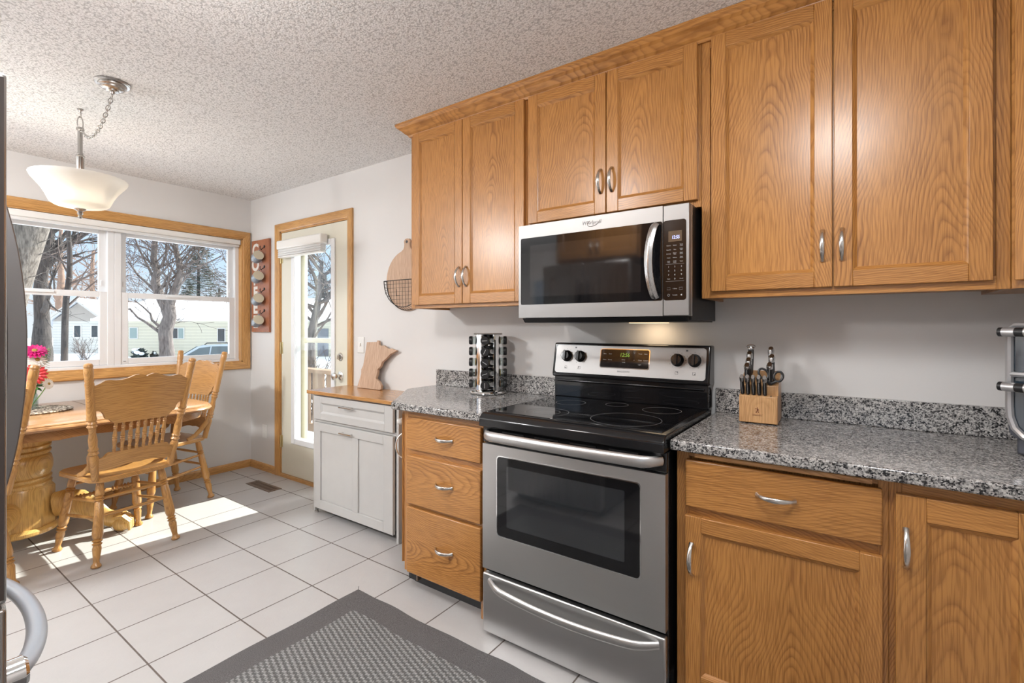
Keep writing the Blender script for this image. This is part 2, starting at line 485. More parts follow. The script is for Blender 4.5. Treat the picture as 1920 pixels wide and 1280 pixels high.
# back wall with the door opening
m = MB()
DX0, DX1, DZ1 = 0.503, 1.444, 2.098
m.box(-0.15, DX0, 0, 0.15, 0, CZ).box(DX1, 5.70, 0, 0.15, 0, CZ).box(DX0, DX1, 0, 0.15, DZ1, CZ)
struct('wall_back', m, WALLM, 'pale greige wall behind the cabinets, stove and door', 'wall', smooth=False)
# window wall
WY0, WY1, WZ0, WZ1 = -1.915, -0.075, 0.962, 2.078
m = MB()
m.box(-0.15, 0, -5.15, WY0, 0, CZ).box(-0.15, 0, WY1, 0.0, 0, CZ).box(-0.15, 0, WY0, WY1, 0, WZ0).box(-0.15, 0, WY0, WY1, WZ1, CZ)
struct('wall_left', m, WALLM, 'pale greige dining wall around the double window', 'wall', smooth=False)
m = MB()
KX0, KX1, KZ0, KZ1 = 4.0, 5.1, 1.15, 2.05
FX0, FX1, FZ0, FZ1 = 0.35, 1.85, 0.75, 2.05
m.box(0, FX0, -5.15, -5.0, 0, CZ).box(FX1, 2.25, -5.15, -5.0, 0, CZ).box(FX0, FX1, -5.15, -5.0, 0, FZ0).box(FX0, FX1, -5.15, -5.0, FZ1, CZ)
m.box(2.11, 2.25, -5.0, -2.86, 0, CZ)
m.box(2.25, KX0, -3.0, -2.86, 0, CZ).box(KX1, 5.70, -3.0, -2.86, 0, CZ).box(KX0, KX1, -3.0, -2.86, 0, KZ0).box(KX0, KX1, -3.0, -2.86, KZ1, CZ)
struct('wall_front', m, WALLM, 'pale wall behind the refrigerator', 'wall', smooth=False)
struct('wall_right', MB().box(5.56, 5.70, -2.86, 0, 0, CZ), WALLM, 'pale wall at the far right end of the kitchen', 'wall', smooth=False)

# baseboards
def basebd(name, pts, label, mt, n):
    m = MB()
    (x0, y0), (x1, y1) = pts
    prof = [(0, 0), (0.014, 0), (0.014, 0.045), (0.010, 0.058), (0.004, 0.064), (0, 0.064)]
    d = Vector((x1 - x0, y1 - y0, 0)); L = d.length; d.normalize()
    nn = Vector((n[0], n[1], 0))
    vs = []
    for s in (0, L):
        for a, z in prof:
            p = Vector((x0, y0, 0)) + d * s + nn * a; vs.append((p.x, p.y, z))
    k = len(prof)
    fs = [list(range(k)), list(range(2 * k - 1, k - 1, -1))] + [[i, (i + 1) % k, k + (i + 1) % k, k + i] for i in range(k)]
    m.add(vs, fs)
    struct(name, m, mt, label, 'baseboard')
basebd('baseboard_left', ((0.0, -5.0), (0.0, 0.0)), 'oak baseboard along the window wall', TRY, (1, 0))
basebd('baseboard_back', ((0.014, 0.0), (0.437, 0.0)), 'short oak baseboard between room corner and door', TRX, (0, -1))

# ---- casings (door and window trims)
def casing_prof():
    return [(0.0, 0.0), (0.0, 0.008), (0.008, 0.013), (0.030, 0.015), (0.045, 0.019), (0.058, 0.019), (0.064, 0.014), (0.064, 0.0)]   # (inner->outer, out of wall)
def casing(m, a, b, inn, out, miter0=1, miter1=1, mi=0):
    """a,b: inner-edge end points; inn: unit vector from inner to outer edge; out: unit vector out of wall"""
    a, b, inn, out = Vector(a), Vector(b), Vector(inn), Vector(out)
    d = (b - a).normalized()
    pr = casing_prof(); k = len(pr)
    vs = []
    for p, s, mt in ((a, -1, miter0), (b, 1, miter1)):
        for w, t in pr:
            vs.append(p + inn * w + out * t + d * (s * w * mt))
    fs = [list(range(k)), list(range(2 * k - 1, k - 1, -1))] + [[i, (i + 1) % k, k + (i + 1) % k, k + i] for i in range(k)]
    m.add(vs, fs, mi)

# door trim
m = MB()
iy = -0.0005
casing(m, (DX0, iy, 0.0), (DX0, iy, DZ1), (-1, 0, 0), (0, -1, 0), 0, 1, 0)
casing(m, (DX1, iy, 0.0), (DX1, iy, DZ1), (1, 0, 0), (0, -1, 0), 0, 1, 0)
casing(m, (DX0, iy, DZ1), (DX1, iy, DZ1), (0, 0, 1), (0, -1, 0), 1, 1, 1)
m.box(DX0, DX0 + 0.012, 0.0, 0.15, 0, DZ1, 0).box(DX1 - 0.012, DX1, 0.0, 0.15, 0, DZ1, 0).box(DX0, DX1, 0.0, 0.15, DZ1 - 0.012, DZ1, 1)
m.box(DX0 + 0.012, DX1 - 0.012, -0.014, 0.10, 0.0, 0.026, 1)
struct('trim_1', m, [TRZ, TRX], 'oak casing and sill around the back door', 'door trim')

# window trim + jamb extension
m = MB(); ix = 0.0005
casing(m, (ix, WY1, WZ0), (ix, WY1, WZ1), (0, 1, 0), (1, 0, 0), 1, 1, 0)
casing(m, (ix, WY0, WZ0), (ix, WY0, WZ1), (0, -1, 0), (1, 0, 0), 1, 1, 0)
casing(m, (ix, WY0, WZ1), (ix, WY1, WZ1), (0, 0, 1), (1, 0, 0), 1, 1, 1)
casing(m, (ix, WY0, WZ0), (ix, WY1, WZ0), (0, 0, -1), (1, 0, 0), 1, 1, 1)
t = 0.010
m.box(-0.055, 0.004, WY1 - t, WY1, WZ0, WZ1, 0).box(-0.055, 0.004, WY0, WY0 + t, WZ0, WZ1, 0)
m.box(-0.055, 0.004, WY0, WY1, WZ1 - t, WZ1, 1).box(-0.055, 0.004, WY0, WY1, WZ0, WZ0 + t, 1)
struct('trim_2', m, [TRZ, TRY], 'honey oak casing around the dining window', 'window trim')

# ---- window: two double-hung units
win = thing('window_1', 'white vinyl double window over the dining table', 'window', (0, 0, 0), kind='structure')
def frame_rect(m, x0, x1, y0, y1, z0, z1, w, mi=0, wb=None, wt=None):
    wb = w if wb is None else wb; wt = w if wt is None else wt
    m.box(x0, x1, y0, y0 + w, z0, z1, mi).box(x0, x1, y1 - w, y1, z0, z1, mi)
    m.box(x0, x1, y0 + w, y1 - w, z0, z0 + wb, mi).box(x0, x1, y0 + w, y1 - w, z1 - wt, z1, mi)
for (a, b) in ((-0.995, WY1), (WY0, -0.995)):
    m = MB(); frame_rect(m, -0.135, -0.05, a, b, WZ0, WZ1, 0.042, wb=0.030, wt=0.05)
    m.box(-0.05, -0.042, a + (0 if a < -1.5 else 0.0), b, WZ0, WZ0 + 0.028)
    fr = m.obj('frame', WHITEP, win, 0.003)
    la, lb = a + 0.040, b - 0.040
    m = MB(); frame_rect(m, -0.088, -0.055, la, lb, 0.993, 1.545, 0.048, wb=0.044, wt=0.042)
    m.box(-0.055, -0.045, la + 0.3, lb - 0.3, 1.52, 1.535)
    lo = m.obj('lower_sash', WHITEP, win, 0.003)
    MB().box(-0.074, -0.070, la + 0.044, lb - 0.044, 1.030, 1.510).obj('pane', GLASS, lo, smooth=False)
    m = MB(); frame_rect(m, -0.124, -0.092, la, lb, 1.505, 2.03, 0.044, wb=0.040, wt=0.05)
    up = m.obj('upper_sash', WHITEP, win, 0.003)
    MB().box(-0.110, -0.106, la + 0.040, lb - 0.040, 1.540, 1.984).obj('pane', GLASS, up, smooth=False)
    for yy in (la + 0.03, lb - 0.03):
        MB().box(-0.092, -0.083, yy - 0.006, yy + 0.006, 1.59, 1.63).obj('sash_latch', WHITEP, up, 0.002)
    MB().box(-0.053, -0.047, la + 0.015, la + 0.03, 1.012, 1.018).obj('sash_screw', GREYMARK, lo)

# rolled-up shade in the window head
t = thing('roller_shade', 'white rolled-up shade cassette across the dining window head', 'window shade', (0, 0, 0))
m = MB(); m.box(-0.048, 0.000, -1.903, -0.088, 2.020, 2.066)
m.obj('cassette', WHITET, t, 0.006)
m = MB(); m.box(-0.040, -0.010, -1.895, -0.096, 2.000, 2.020)
m.obj('rolled_fabric', FABRIC, t, 0.004)

# ---- added window behind the camera, lets in extra daylight
w2 = thing('added_window', 'white window added for daylight in the wall behind the viewer', 'window', (0, 0, 0), kind='structure')
m = MB()
m.box(KX0, KX0 + 0.05, -2.97, -2.87, KZ0, KZ1).box(KX1 - 0.05, KX1, -2.97, -2.87, KZ0, KZ1).box(KX0 + .05, KX1 - .05, -2.97, -2.87, KZ0, KZ0 + 0.05).box(KX0 + .05, KX1 - .05, -2.97, -2.87, KZ1 - 0.05, KZ1).box(4.525, 4.575, -2.97, -2.87, KZ0 + .05, KZ1 - .05)
m.obj('frame', WHITEP, w2, 0.003)
MB().box(KX0 + 0.05, KX1 - 0.05, -2.932, -2.928, KZ0 + 0.05, KZ1 - 0.05).obj('pane', GLASS, w2, smooth=False)

w3 = thing('window_3', 'white window of the room behind the dining table', 'window', (0, 0, 0), kind='structure')
m = MB()
m.box(FX0, FX0 + 0.05, -5.12, -5.02, FZ0, FZ1).box(FX1 - 0.05, FX1, -5.12, -5.02, FZ0, FZ1).box(FX0 + .05, FX1 - .05, -5.12, -5.02, FZ0, FZ0 + 0.05).box(FX0 + .05, FX1 - .05, -5.12, -5.02, FZ1 - 0.05, FZ1).box(1.075, 1.125, -5.12, -5.02, FZ0 + .05, FZ1 - .05)
m.obj('frame', WHITEP, w3, 0.003)
MB().box(FX0 + 0.05, FX1 - 0.05, -5.072, -5.068, FZ0 + 0.05, FZ1 - 0.05).obj('pane', GLASS, w3, smooth=False)

# ---- the back door
door = thing('door_1', 'cream entry door with tall glass lite and nickel knob', 'door', (0.517, 0.004, 0), kind='structure')
dw, z0, z1 = 0.914, 0.028, 2.083
gx0, gx1, gz0, gz1 = 0.715 - 0.517, 1.248 - 0.517, 0.335, 1.93
m = MB()
m.box(0, gx0, 0, 0.042, z0, z1).box(gx1, dw, 0, 0.042, z0, z1).box(gx0, gx1, 0, 0.042, z0, gz0).box(gx0, gx1, 0, 0.042, gz1, z1)
m.obj('slab', CREAM, door, 0)
m = MB()
for (a, b, c, d) in ((gx0 - .035, gx0 + .012, gz0 - .035, gz1 + .035), (gx1 - .012, gx1 + .035, gz0 - .035, gz1 + .035)):
    m.box(a, b, -0.012, 0.0, c, d)
m.box(gx0 + .012, gx1 - .012, -0.012, 0, gz0 - .035, gz0 + .012).box(gx0 + .012, gx1 - .012, -0.012, 0, gz1 - .012, gz1 + .035)
m.box(gx0, gx0 + .010, 0, 0.05, gz0, gz1).box(gx1 - .010, gx1, 0, 0.05, gz0, gz1).box(gx0, gx1, 0, 0.05, gz0, gz0 + .010)
m.obj('lite_frame', WHITEP, door, 0.004)
MB().box(gx0 + .008, gx1 - .008, 0.018, 0.022, gz0 + .008, gz1 - .008).obj('pane', GLASS, door, smooth=False)
m = MB()
for q in range(2):
    pass
kx = 1.345 - 0.517
def knob(zc, big):
    m = MB(); Mx = Matrix.Translation((kx, 0, zc)) @ Matrix.Rotation(pi / 2, 4, 'X')
    if big:
        m.lathe([(0.033, 0), (0.033, 0.004), (0.022, 0.010), (0.012, 0.014), (0.012, 0.034), (0.020, 0.040), (0.028, 0.052), (0.027, 0.064), (0.016, 0.072), (0, 0.074)], M=Mx)
    else:
        m.lathe([(0.031, 0), (0.031, 0.006), (0.024, 0.012), (0, 0.013)], M=Mx)
        m.box(kx - 0.006, kx + 0.006, -0.030, -0.012, zc - 0.018, zc + 0.018)
    return m
knob(0.908, True).obj('door_knob', NICKEL, door)
knob(1.052, False).obj('deadbolt', NICKEL, door, 0.002)
for zc in (1.875, 1.10, 0.30):
    m = MB(); m.box(-0.016, 0.020, -0.004, 0.0, zc - 0.05, zc + 0.05)
    m.lathe([(0.006, -0.05), (0.006, 0.05)], (-0.002, -0.007, zc), 10)
    m.lathe([(0, -0.056), (0.005, -0.052), (0.006, -0.05)], (-0.002, -0.007, zc), 10)
    m.obj('hinge', BRASS, door, 0.0015)

# blind on the door
t = thing('door_blind', 'white rolled-up shade mounted on the back door glass', 'window shade', (0.575, 0.0, 0))
m = MB(); m.box(0.0, 0.63, -0.078, -0.010, 1.925, 2.0); m.obj('headrail', WHITET, t, 0.010)
m = MB()
for i in range(6):
    m.box(0.006, 0.618, -0.068 + 0.004 * (i % 2), -0.020, 1.872 + i * 0.009, 1.880 + i * 0.009)
m.obj('folded_fabric', FABRIC, t, 0.002)
MB().box(0.004, 0.62, -0.066, -0.022, 1.858, 1.870).obj('bottom_rail', WHITET, t, 0.003)

# storm door outside
t = thing('door_2', 'white storm door seen through the back door glass', 'door', (0, 0, 0), kind='structure')
TANP = plain('storm_frame_taupe', (0.45, 0.41, 0.38), 0.5)
m = MB(); m.box(0.515, 0.62, 0.115, 0.15, 0.03, 2.08); m.obj('jamb_panel', TANP, t, 0.003)
m = MB()
m.box(0.62, 0.675, 0.118, 0.15, 0.03, 2.06).box(1.36, 1.43, 0.118, 0.15, 0.03, 2.06)
m.box(0.675, 1.36, 0.118, 0.15, 1.145, 1.185).box(0.675, 1.36, 0.118, 0.15, 1.96, 2.06).box(0.675, 1.36, 0.118, 0.15, 0.03, 0.25)
m.obj('storm_frame', CREAM, t, 0.003)
MB().box(0.675, 1.36, 0.132, 0.135, 0.25, 1.96).obj('pane', GLASS, t, smooth=False)

# ---- switch, outlet, register
t = thing('light_switch', 'white light switch plate on the wall right of the door', 'light switch', (1.597, 0.0, 1.148))
MB().box(-0.036, 0.036, -0.006, 0.0, -0.058, 0.058).obj('plate', WHITET, t, 0.003)
MB().box(-0.006, 0.006, -0.016, -0.006, -0.008, 0.014).obj('toggle', WHITET, t, 0.002)
t = thing('wall_outlet', 'white wall outlet near the floor left of the door', 'outlet', (0.25, 0.0, 0.35))
MB().box(-0.036, 0.036, -0.006, 0.0, -0.058, 0.058).obj('plate', WHITET, t, 0.003)
for s in (-0.022, 0.022):
    m = MB(); m.box(-0.015, 0.015, -0.009, -0.006, s - 0.015, s + 0.015)
    m.obj('socket', WHITET, t, 0.003)
t = thing('floor_register', 'brown metal floor register grille near the back door', 'vent', (0.487, -0.285, 0.0))
BRZ = plain('bronze_register', (0.20, 0.145, 0.11), 0.4, 0.6)
m = MB(); m.box(0, 0.36, 0, 0.022, 0, 0.004).box(0, 0.36, 0.083, 0.105, 0, 0.004).box(0, 0.022, .022, .083, 0, 0.004).box(0.338, 0.36, .022, .083, 0, .004)
m.obj('frame', BRZ, t, 0.001)
m = MB()
for i in range(26):
    m.box(0.026 + i * 0.012, 0.033 + i * 0.012, 0.022, 0.083, 0.001, 0.0035)
m.box(0.022, 0.338, 0.050, 0.056, 0.001, 0.0038); m.obj('grille', BRZ, t)
MB().box(0.022, 0.338, 0.022, 0.083, 0.0002, 0.0008).obj('duct_opening', BLACKM, t, smooth=False)

# ---- kitchen ceiling light (above the viewer) and two added fill fixtures
LITD = plain('lit_diffuser', (0.9, 0.88, 0.84), 0.5, emit=(1.0, 0.96, 0.92), es=3.0)
for (lx_, ly_), lb_ in ((KITCHEN_LAMP, 'round flush ceiling light above the kitchen floor by the stove'), (PASSAGE_FILL, 'round ceiling fill light added in front of the refrigerator'), (FAMILY_FILL, 'round ceiling fill light added in the room behind the dining table')):
    t = thing('ceiling_light', lb_, 'ceiling light', (lx_, ly_, CZ), group='flush ceiling lights')
    MB().lathe([(0.24, 0.0), (0.24, -0.03), (0.225, -0.035), (0, -0.035)], seg=40).obj('rim', NICKEL, t)
    MB().lathe([(0.222, -0.036), (0.215, -0.06), (0.16, -0.088), (0.08, -0.10), (0, -0.103)], seg=40).obj('diffuser', LITD, t)

# ================================================================ cabinets
def pull(name, parent, loc, vertical=True, L=0.102, face=(0, -1, 0)):
    """arched satin pull, bowed towards -y in local space"""
    m = MB(); pts = []; rs = []
    n = 14
    for i in range(n + 1):
        s = i / n * 2 - 1
        y = -0.030 * (1 - s * s) ** 0.75 - 0.002
        pts.append((0, y, s * L / 2) if vertical else (s * L / 2, y, 0)); rs.append(0.0042 + 0.0018 * (1 - abs(s)) + (0.002 if abs(s) > 0.9 else 0))
    m.tube(pts, rs, 10, flat=(1.35, 0.8), up=(1, 0, 0) if vertical else (0, 0, 1))
    return m.obj(name, NICKEL, parent, loc=loc)

def panel_door(parent, x0, x1, z0, z1, y=0.0, st=0.052, hx=None, hz=None, th=0.02, rail=None, mats=None, name='door'):
    """framed flat-panel door; origin at its own centre, front at y-th"""
    cx, cz = (x0 + x1) / 2, (z0 + z1) / 2
    a, b = (x1 - x0) / 2, (z1 - z0) / 2
    rl = rail or st
    m = MB(); f = -th
    m.box(-a, -a + st, f, 0, -b, b, 0).box(a - st, a, f, 0, -b, b, 0)
    m.box(-a + st, a - st, f, 0, b - rl, b, 1).box(-a + st, a - st, f, 0, -b, -b + rl, 1)
    # sloped inner lip and recessed panel
    o = [(-a + st, -b + rl), (a - st, -b + rl), (a - st, b - rl), (-a + st, b - rl)]
    e = 0.004; e2 = 0.011
    q1 = [(x + (e if x < 0 else -e), z + (e if z < 0 else -e)) for x, z in o]
    q2 = [(x + (e2 if x < 0 else -e2), z + (e2 if z < 0 else -e2)) for x, z in o]
    vs = [(x, f + 0.0005, z) for x, z in o] + [(x, f + 0.0035, z) for x, z in q1] + [(x, f + 0.010, z) for x, z in q2]
    for i in range(4):
        j = (i + 1) % 4
        k = 1 if i % 2 == 0 else 0
        m.add([vs[i], vs[j], vs[4 + j], vs[4 + i]], [(0, 1, 2, 3)], k)
        m.add([vs[4 + i], vs[4 + j], vs[8 + j], vs[8 + i]], [(0, 1, 2, 3)], k)
    m.add(vs[8:12], [(0, 1, 2, 3)], 2)
    d = m.obj(name, mats or [OAKZ, OAKX, OAKP], parent, 0.0022, loc=(cx, y, cz), recalc=False, seg=2)
    if hx is not None:
        pull('handle', d, (hx - cx, f, hz - cz), True)
    return d

def drawer_front(parent, x0, x1, z0, z1, y=0.0, hx=None, hz=None, th=0.02, handle=True, mats=None):
    cx, cz = (x0 + x1) / 2, (z0 + z1) / 2
    m = MB(); m.box(-(x1 - x0) / 2, (x1 - x0) / 2, -th, 0, -(z1 - z0) / 2, (z1 - z0) / 2)
    d = m.obj('drawer', mats or OAKX, parent, 0.005, loc=(cx, y, cz))
    if handle: pull('handle', d, ((hx or cx) - cx, -th, (hz or cz) - cz), False)
    return d

def carcass_upper(t, x0, x1, z0, z1, depth=0.31):
    """open-bottom look: box with a recessed underside and a face frame"""
    m = MB()
    m.box(x0, x1, -depth + 0.018, -0.001, z0 + 0.012, z1, 0)
    m.obj('body', [OAKZ], t, 0)
    m = MB()
    m.box(x0, x0 + 0.03, -depth, -depth + 0.018, z0, z1, 0).box(x1 - 0.03, x1, -depth, -depth + 0.018, z0, z1, 0)
    m.box(x0 + 0.03, x1 - 0.03, -depth, -depth + 0.018, z0, z0 + 0.04, 1).box(x0 + 0.03, x1 - 0.03, -depth, -depth + 0.018, z1 - 0.04, z1, 1)
    m.box(x0 + 0.03, x1 - 0.03, -depth + 0.006, -depth + 0.018, z0 + 0.04, z1 - 0.04, 0)
    m.obj('face_frame', [OAKZ, OAKX], t, 0.001)
    MB().box(x0, x0 + 0.014, -depth + .018, -0.001, z0, z0 + .012).obj('side_lip', OAKY, t)
    MB().box(x1 - 0.014, x1, -depth + .018, -0.001, z0, z0 + .012).obj('side_lip', OAKY, t)

YU = -0.31
t = thing('wall_cabinet', 'oak wall cabinet with two tall doors left of the microwave', 'cabinet', (2.86, 0, 1.385), group='oak upper cabinets')
T = lambda x: x - 2.86
Zt = lambda z: z - 1.385
carcass_upper(t, T(2.457), T(3.2615), 0, Zt(2.385))
panel_door(t, T(2.487), T(2.859), Zt(1.404), Zt(2.375), YU, hx=T(2.838), hz=Zt(1.545))
panel_door(t, T(2.863), T(3.250), Zt(1.404), Zt(2.375), YU, hx=T(2.888), hz=Zt(1.545))

t = thing('wall_cabinet', 'short oak wall cabinet directly above the microwave', 'cabinet', (3.675, 0, 1.745), group='oak upper cabinets')
T = lambda x: x - 3.675
Zt = lambda z: z - 1.745
carcass_upper(t, T(3.2625), T(4.0635), 0, Zt(2.385))
panel_door(t, T(3.2745), T(3.673), Zt(1.771), Zt(2.375), YU, hx=T(3.650), hz=Zt(1.908))
panel_door(t, T(3.677), T(4.052), Zt(1.771), Zt(2.375), YU, hx=T(3.702), hz=Zt(1.908))

t = thing('wall_cabinet', 'wide oak wall cabinet with two large doors right of the microwave', 'cabinet', (4.4875, 0, 1.39), group='oak upper cabinets')
T = lambda x: x - 4.4875
Zt = lambda z: z - 1.39
carcass_upper(t, T(4.0645), T(4.910), 0, Zt(2.385))
panel_door(t, T(4.1026), T(4.4855), Zt(1.415), Zt(2.375), YU, hx=T(4.458), hz=Zt(1.553))
panel_door(t, T(4.4895), T(4.871), Zt(1.415), Zt(2.375), YU, hx=T(4.512), hz=Zt(1.553))

t = thing('corner_wall_cabinet', 'diagonal oak corner wall cabinet at right edge of the view', 'cabinet', (4.911, 0, 1.39), group='oak upper cabinets')
poly = [(0, -0.001), (0.648, -0.001), (0.648, -0.63), (0.33, -0.63), (0, -0.311)]
MB().prism(poly, 0.0, 0.995, 'xy').obj('body', OAKZ, t, 0.001)
dg = thing('tmp', None, None)
L = math.hypot(0.33, 0.319)
MAT45 = (0, 0, math.atan2(-0.319, 0.33))
d = panel_door(t, 0.02, L - 0.02, 0.022, 0.985, 0, hx=L - 0.05, hz=0.16)
d.rotation_euler = MAT45
c0 = Vector((cos(MAT45[2]), sin(MAT45[2]), 0)); nrm = Vector((c0.y, -c0.x, 0))
d.location = Vector((0, -0.311, d.location.z)) + c0 * (L / 2) + nrm * 0.0005
bpy.data.objects.remove(dg)

# crown moulding above the cabinets
prof = [(0.0, 0.0), (0.010, 0.0), (0.014, 0.010), (0.026, 0.018), (0.044, 0.036), (0.056, 0.044), (0.062, 0.052), (0.066, 0.058), (0.066, 0.069), (0.0, 0.069)]
m = MB()
x0 = 2.457; yf = -0.3105; zc = 2.3705
k = len(prof)
vs = [(x0 - a, -0.001, zc + z) for a, z in prof] + [(x0 - a, yf - a, zc + z) for a, z in prof] + [(4.911 - a * 0.41, yf - a, zc + z) for a, z in prof] + [(5.241 - a * 0.41, -0.63 - a, zc + z) for a, z in prof]
fs = [list(range(k)), list(range(4 * k - 1, 3 * k - 1, -1))]
mi = [0, 0]
for s in range(3):
    for i in range(k):
        j = (i + 1) % k
        m.add([vs[s * k + i], vs[s * k + j], vs[(s + 1) * k + j], vs[(s + 1) * k + i]], [(0, 1, 2, 3)], 0)
m.add(vs, fs, 0)
o = m.obj('crown_molding', OAKX, None, smooth=True)
tag(o, 'oak crown molding between the wall cabinets and the ceiling', 'crown molding')

# ---- base cabinets
YB = -0.615
def base_body(t, x0, x1, ztop=0.876, toe=True, yb=YB, left_foot=False, right_foot=False):
    m = MB()
    poly = [(-0.003, 0.0), (-0.003, ztop), (yb + 0.02, ztop), (yb + 0.02, 0.10), (-0.54, 0.10), (-0.54, 0.0)]
    m.prism(poly, x0, x1, 'yz', 0)
    m.obj('body', OAKZ, t)
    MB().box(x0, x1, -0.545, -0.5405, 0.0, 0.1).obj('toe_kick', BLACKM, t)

def base_frame(t, x0, x1, rails, ztop=0.876, z0=0.088, sl=0.028, sr=0.028):
    m = MB()
    m.box(x0, x0 + sl, YB, YB + 0.02, z0, ztop, 0).box(x1 - sr, x1, YB, YB + 0.02, z0, ztop, 0)
    for a, b in rails: m.box(x0 + sl, x1 - sr, YB, YB + 0.02, a, b, 1)
    return m.obj('face_frame', [OAKZ, OAKX], t, 0.001)

bx = 2.98
t = thing('base_cabinet', 'oak drawer base with three drawers left of the stove', 'cabinet', (bx, 0, 0), group='oak base cabinets')
base_body(t, 2.735 - bx, 3.262 - bx)
base_frame(t, 2.735 - bx, 3.262 - bx, [(0.83, 0.876), (0.655, 0.70), (0.405, 0.45), (0.088, 0.13)])
for z0, z1, hz in ((0.690, 0.845, 0.767), (0.427, 0.661, 0.555), (0.094, 0.412, 0.259)):
    drawer_front(t, 2.769 - bx, 3.231 - bx, z0, z1, YB, 3.019 - bx, hz)
m = MB(); m.prism([(-0.60, 0.0), (-0.60, 0.088), (-0.575, 0.088), (-0.545, 0.03), (-0.545, 0.0)], 3.205 - bx, 3.225 - bx, 'yz')
m.obj('toe_bracket', OAKE, t, 0.002)
m = MB(); m.box(2.80 - bx, 2.81 - bx, -0.60, -0.575, 0.045, 0.088); m.obj('toe_clip', BRZ, t, 0.001)

# angled end cabinet with its door seen edge-on
t = thing('end_cabinet', 'narrow angled oak end cabinet with a white child latch', 'cabinet', (2.385, 0, 0), group='oak base cabinets')
poly = [(0.0, -0.003), (0.3495, -0.003), (0.3495, -0.594), (0.338, -0.594), (0, -0.268)]
MB().prism(poly, 0.095, 0.876, 'xy').obj('body', OAKZ, t)
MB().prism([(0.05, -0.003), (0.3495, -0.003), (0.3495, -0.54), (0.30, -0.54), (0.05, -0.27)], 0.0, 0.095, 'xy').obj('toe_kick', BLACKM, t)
L = math.hypot(0.338, 0.326); ang = math.atan2(-0.326, 0.338)
d = panel_door(t, 0.015, L - 0.012, 0.11, 0.845, 0)
d.rotation_euler = (0, 0, ang)
c0 = Vector((cos(ang), sin(ang), 0)); nrm = Vector((c0.y, -c0.x, 0))
d.location = Vector((0, -0.268, d.location.z)) + c0 * (L / 2) + nrm * 0.0005
pull('handle', d, (L / 2 - 0.06, -0.02, 0.20), True, 0.12)
m = MB(); Mx = Matrix.Translation((L / 2 - 0.045, -0.02, 0.325))
m.lathe([(0.014, 0), (0.016, 0.006), (0.014, 0.022), (0.010, 0.026), (0, 0.026)], seg=16, M=Mx @ Matrix.Rotation(pi / 2, 4, 'X'))
m.box(L / 2 - 0.09, L / 2 - 0.04, -0.027, -0.020, 0.315, 0.335)
m.obj('child_latch', WHITET, d, 0.001)

bx = 4.34
t = thing('base_cabinet', 'oak base cabinet with one drawer and a wide door right of the stove', 'cabinet', (bx, 0, 0), group='oak base cabinets')
base_body(t, 4.0605 - bx, 4.6205 - bx)
base_frame(t, 4.0605 - bx, 4.6205 - bx, [(0.855, 0.876), (0.66, 0.70), (0.088, 0.13)], sl=0.04, sr=0.022)
drawer_front(t, 4.092 - bx, 4.6075 - bx, 0.6945, 0.848, YB, 4.355 - bx, 0.774)
panel_door(t, 4.092 - bx, 4.6075 - bx, 0.105, 0.666, YB, hx=4.113 - bx, hz=0.528, st=0.05)
m = MB(); m.box(4.122 - bx, 4.585 - bx, YB - 0.022, YB + 0.0, 0.858, 0.872); m.obj('pull_out_board', BOARDTOP, t, 0.002)
bx = 4.78
t = thing('base_cabinet', 'oak base cabinet with a tall single door at the far right', 'cabinet', (bx, 0, 0), group='oak base cabinets')
base_body(t, 4.621 - bx, 5.558 - bx)
base_frame(t, 4.621 - bx, 5.558 - bx, [(0.835, 0.876), (0.088, 0.13)], sr=0.62)
panel_door(t, 4.635 - bx, 4.925 - bx, 0.105, 0.842, YB, hx=4.656 - bx, hz=0.706, st=0.062)

# ---- countertops
def rounded_edge(o): return o
t = thing('countertop', 'speckled grey granite counter left of the stove with clipped corner', 'countertop', (2.9, 0, 0.8775), group='granite counters')
poly = [(2.366, -0.002), (2.366, -0.262), (2.690, -0.662), (3.272, -0.662), (3.272, -0.002)]
MB().prism([(x - 2.9, y) for x, y in poly], 0, 0.0345, 'xy').obj('slab', GRANITE, t, 0.006)
MB().box(2.372 - 2.9, 3.255 - 2.9, -0.022, -0.001, 0.035, 0.133).obj('backsplash', GRANITE, t, 0.002)
t = thing('countertop', 'speckled grey granite counter running right from the stove', 'countertop', (4.8, 0, 0.8775), group='granite counters')
MB().box(4.050 - 4.8, 5.558 - 4.8, -0.662, -0.002, 0, 0.0345).obj('slab', GRANITE, t, 0.006)
MB().box(4.050 - 4.8, 5.558 - 4.8, -0.022, -0.001, 0.035, 0.137).obj('backsplash', GRANITE, t, 0.002)

# ---- pale painted cabinet by the door
bx = 1.91
t = thing('painted_cabinet', 'pale grey tilt-out cabinet with wood top beside the door', 'cabinet', (bx, 0, 0))
m = MB()
m.box(1.492 - bx, 1.512 - bx, -0.316, -0.004, 0.018, 0.822).box(2.335 - bx, 2.355 - bx, -0.316, -0.004, 0.0, 0.822)
m.box(1.512 - bx, 2.335 - bx, -0.300, -0.004, 0.065, 0.822)
m.box(1.512 - bx, 2.335 - bx, -0.316, -0.300, 0.632, 0.655).box(1.512 - bx, 2.335 - bx, -0.316, -0.300, 0.81, 0.822)
m.obj('body', GREYW, t, 0.002)
MB().lathe([(0.014, 0), (0.014, 0.012), (0.008, 0.018), (0.008, 0.03)], (1.505 - bx, -0.30, 0), 12).obj('foot', NICKEL, t)
MB().box(1.462 - bx, 2.362 - bx, -0.350, -0.003, 0.8225, 0.8465).obj('top', BOARDTOP, t, 0.003)
gm = [GREYW, GREYW, GREYW]
d = panel_door(t, 1.530 - bx, 2.326 - bx, 0.655, 0.812, -0.316, st=0.075, rail=0.045, mats=gm, name='drawer')
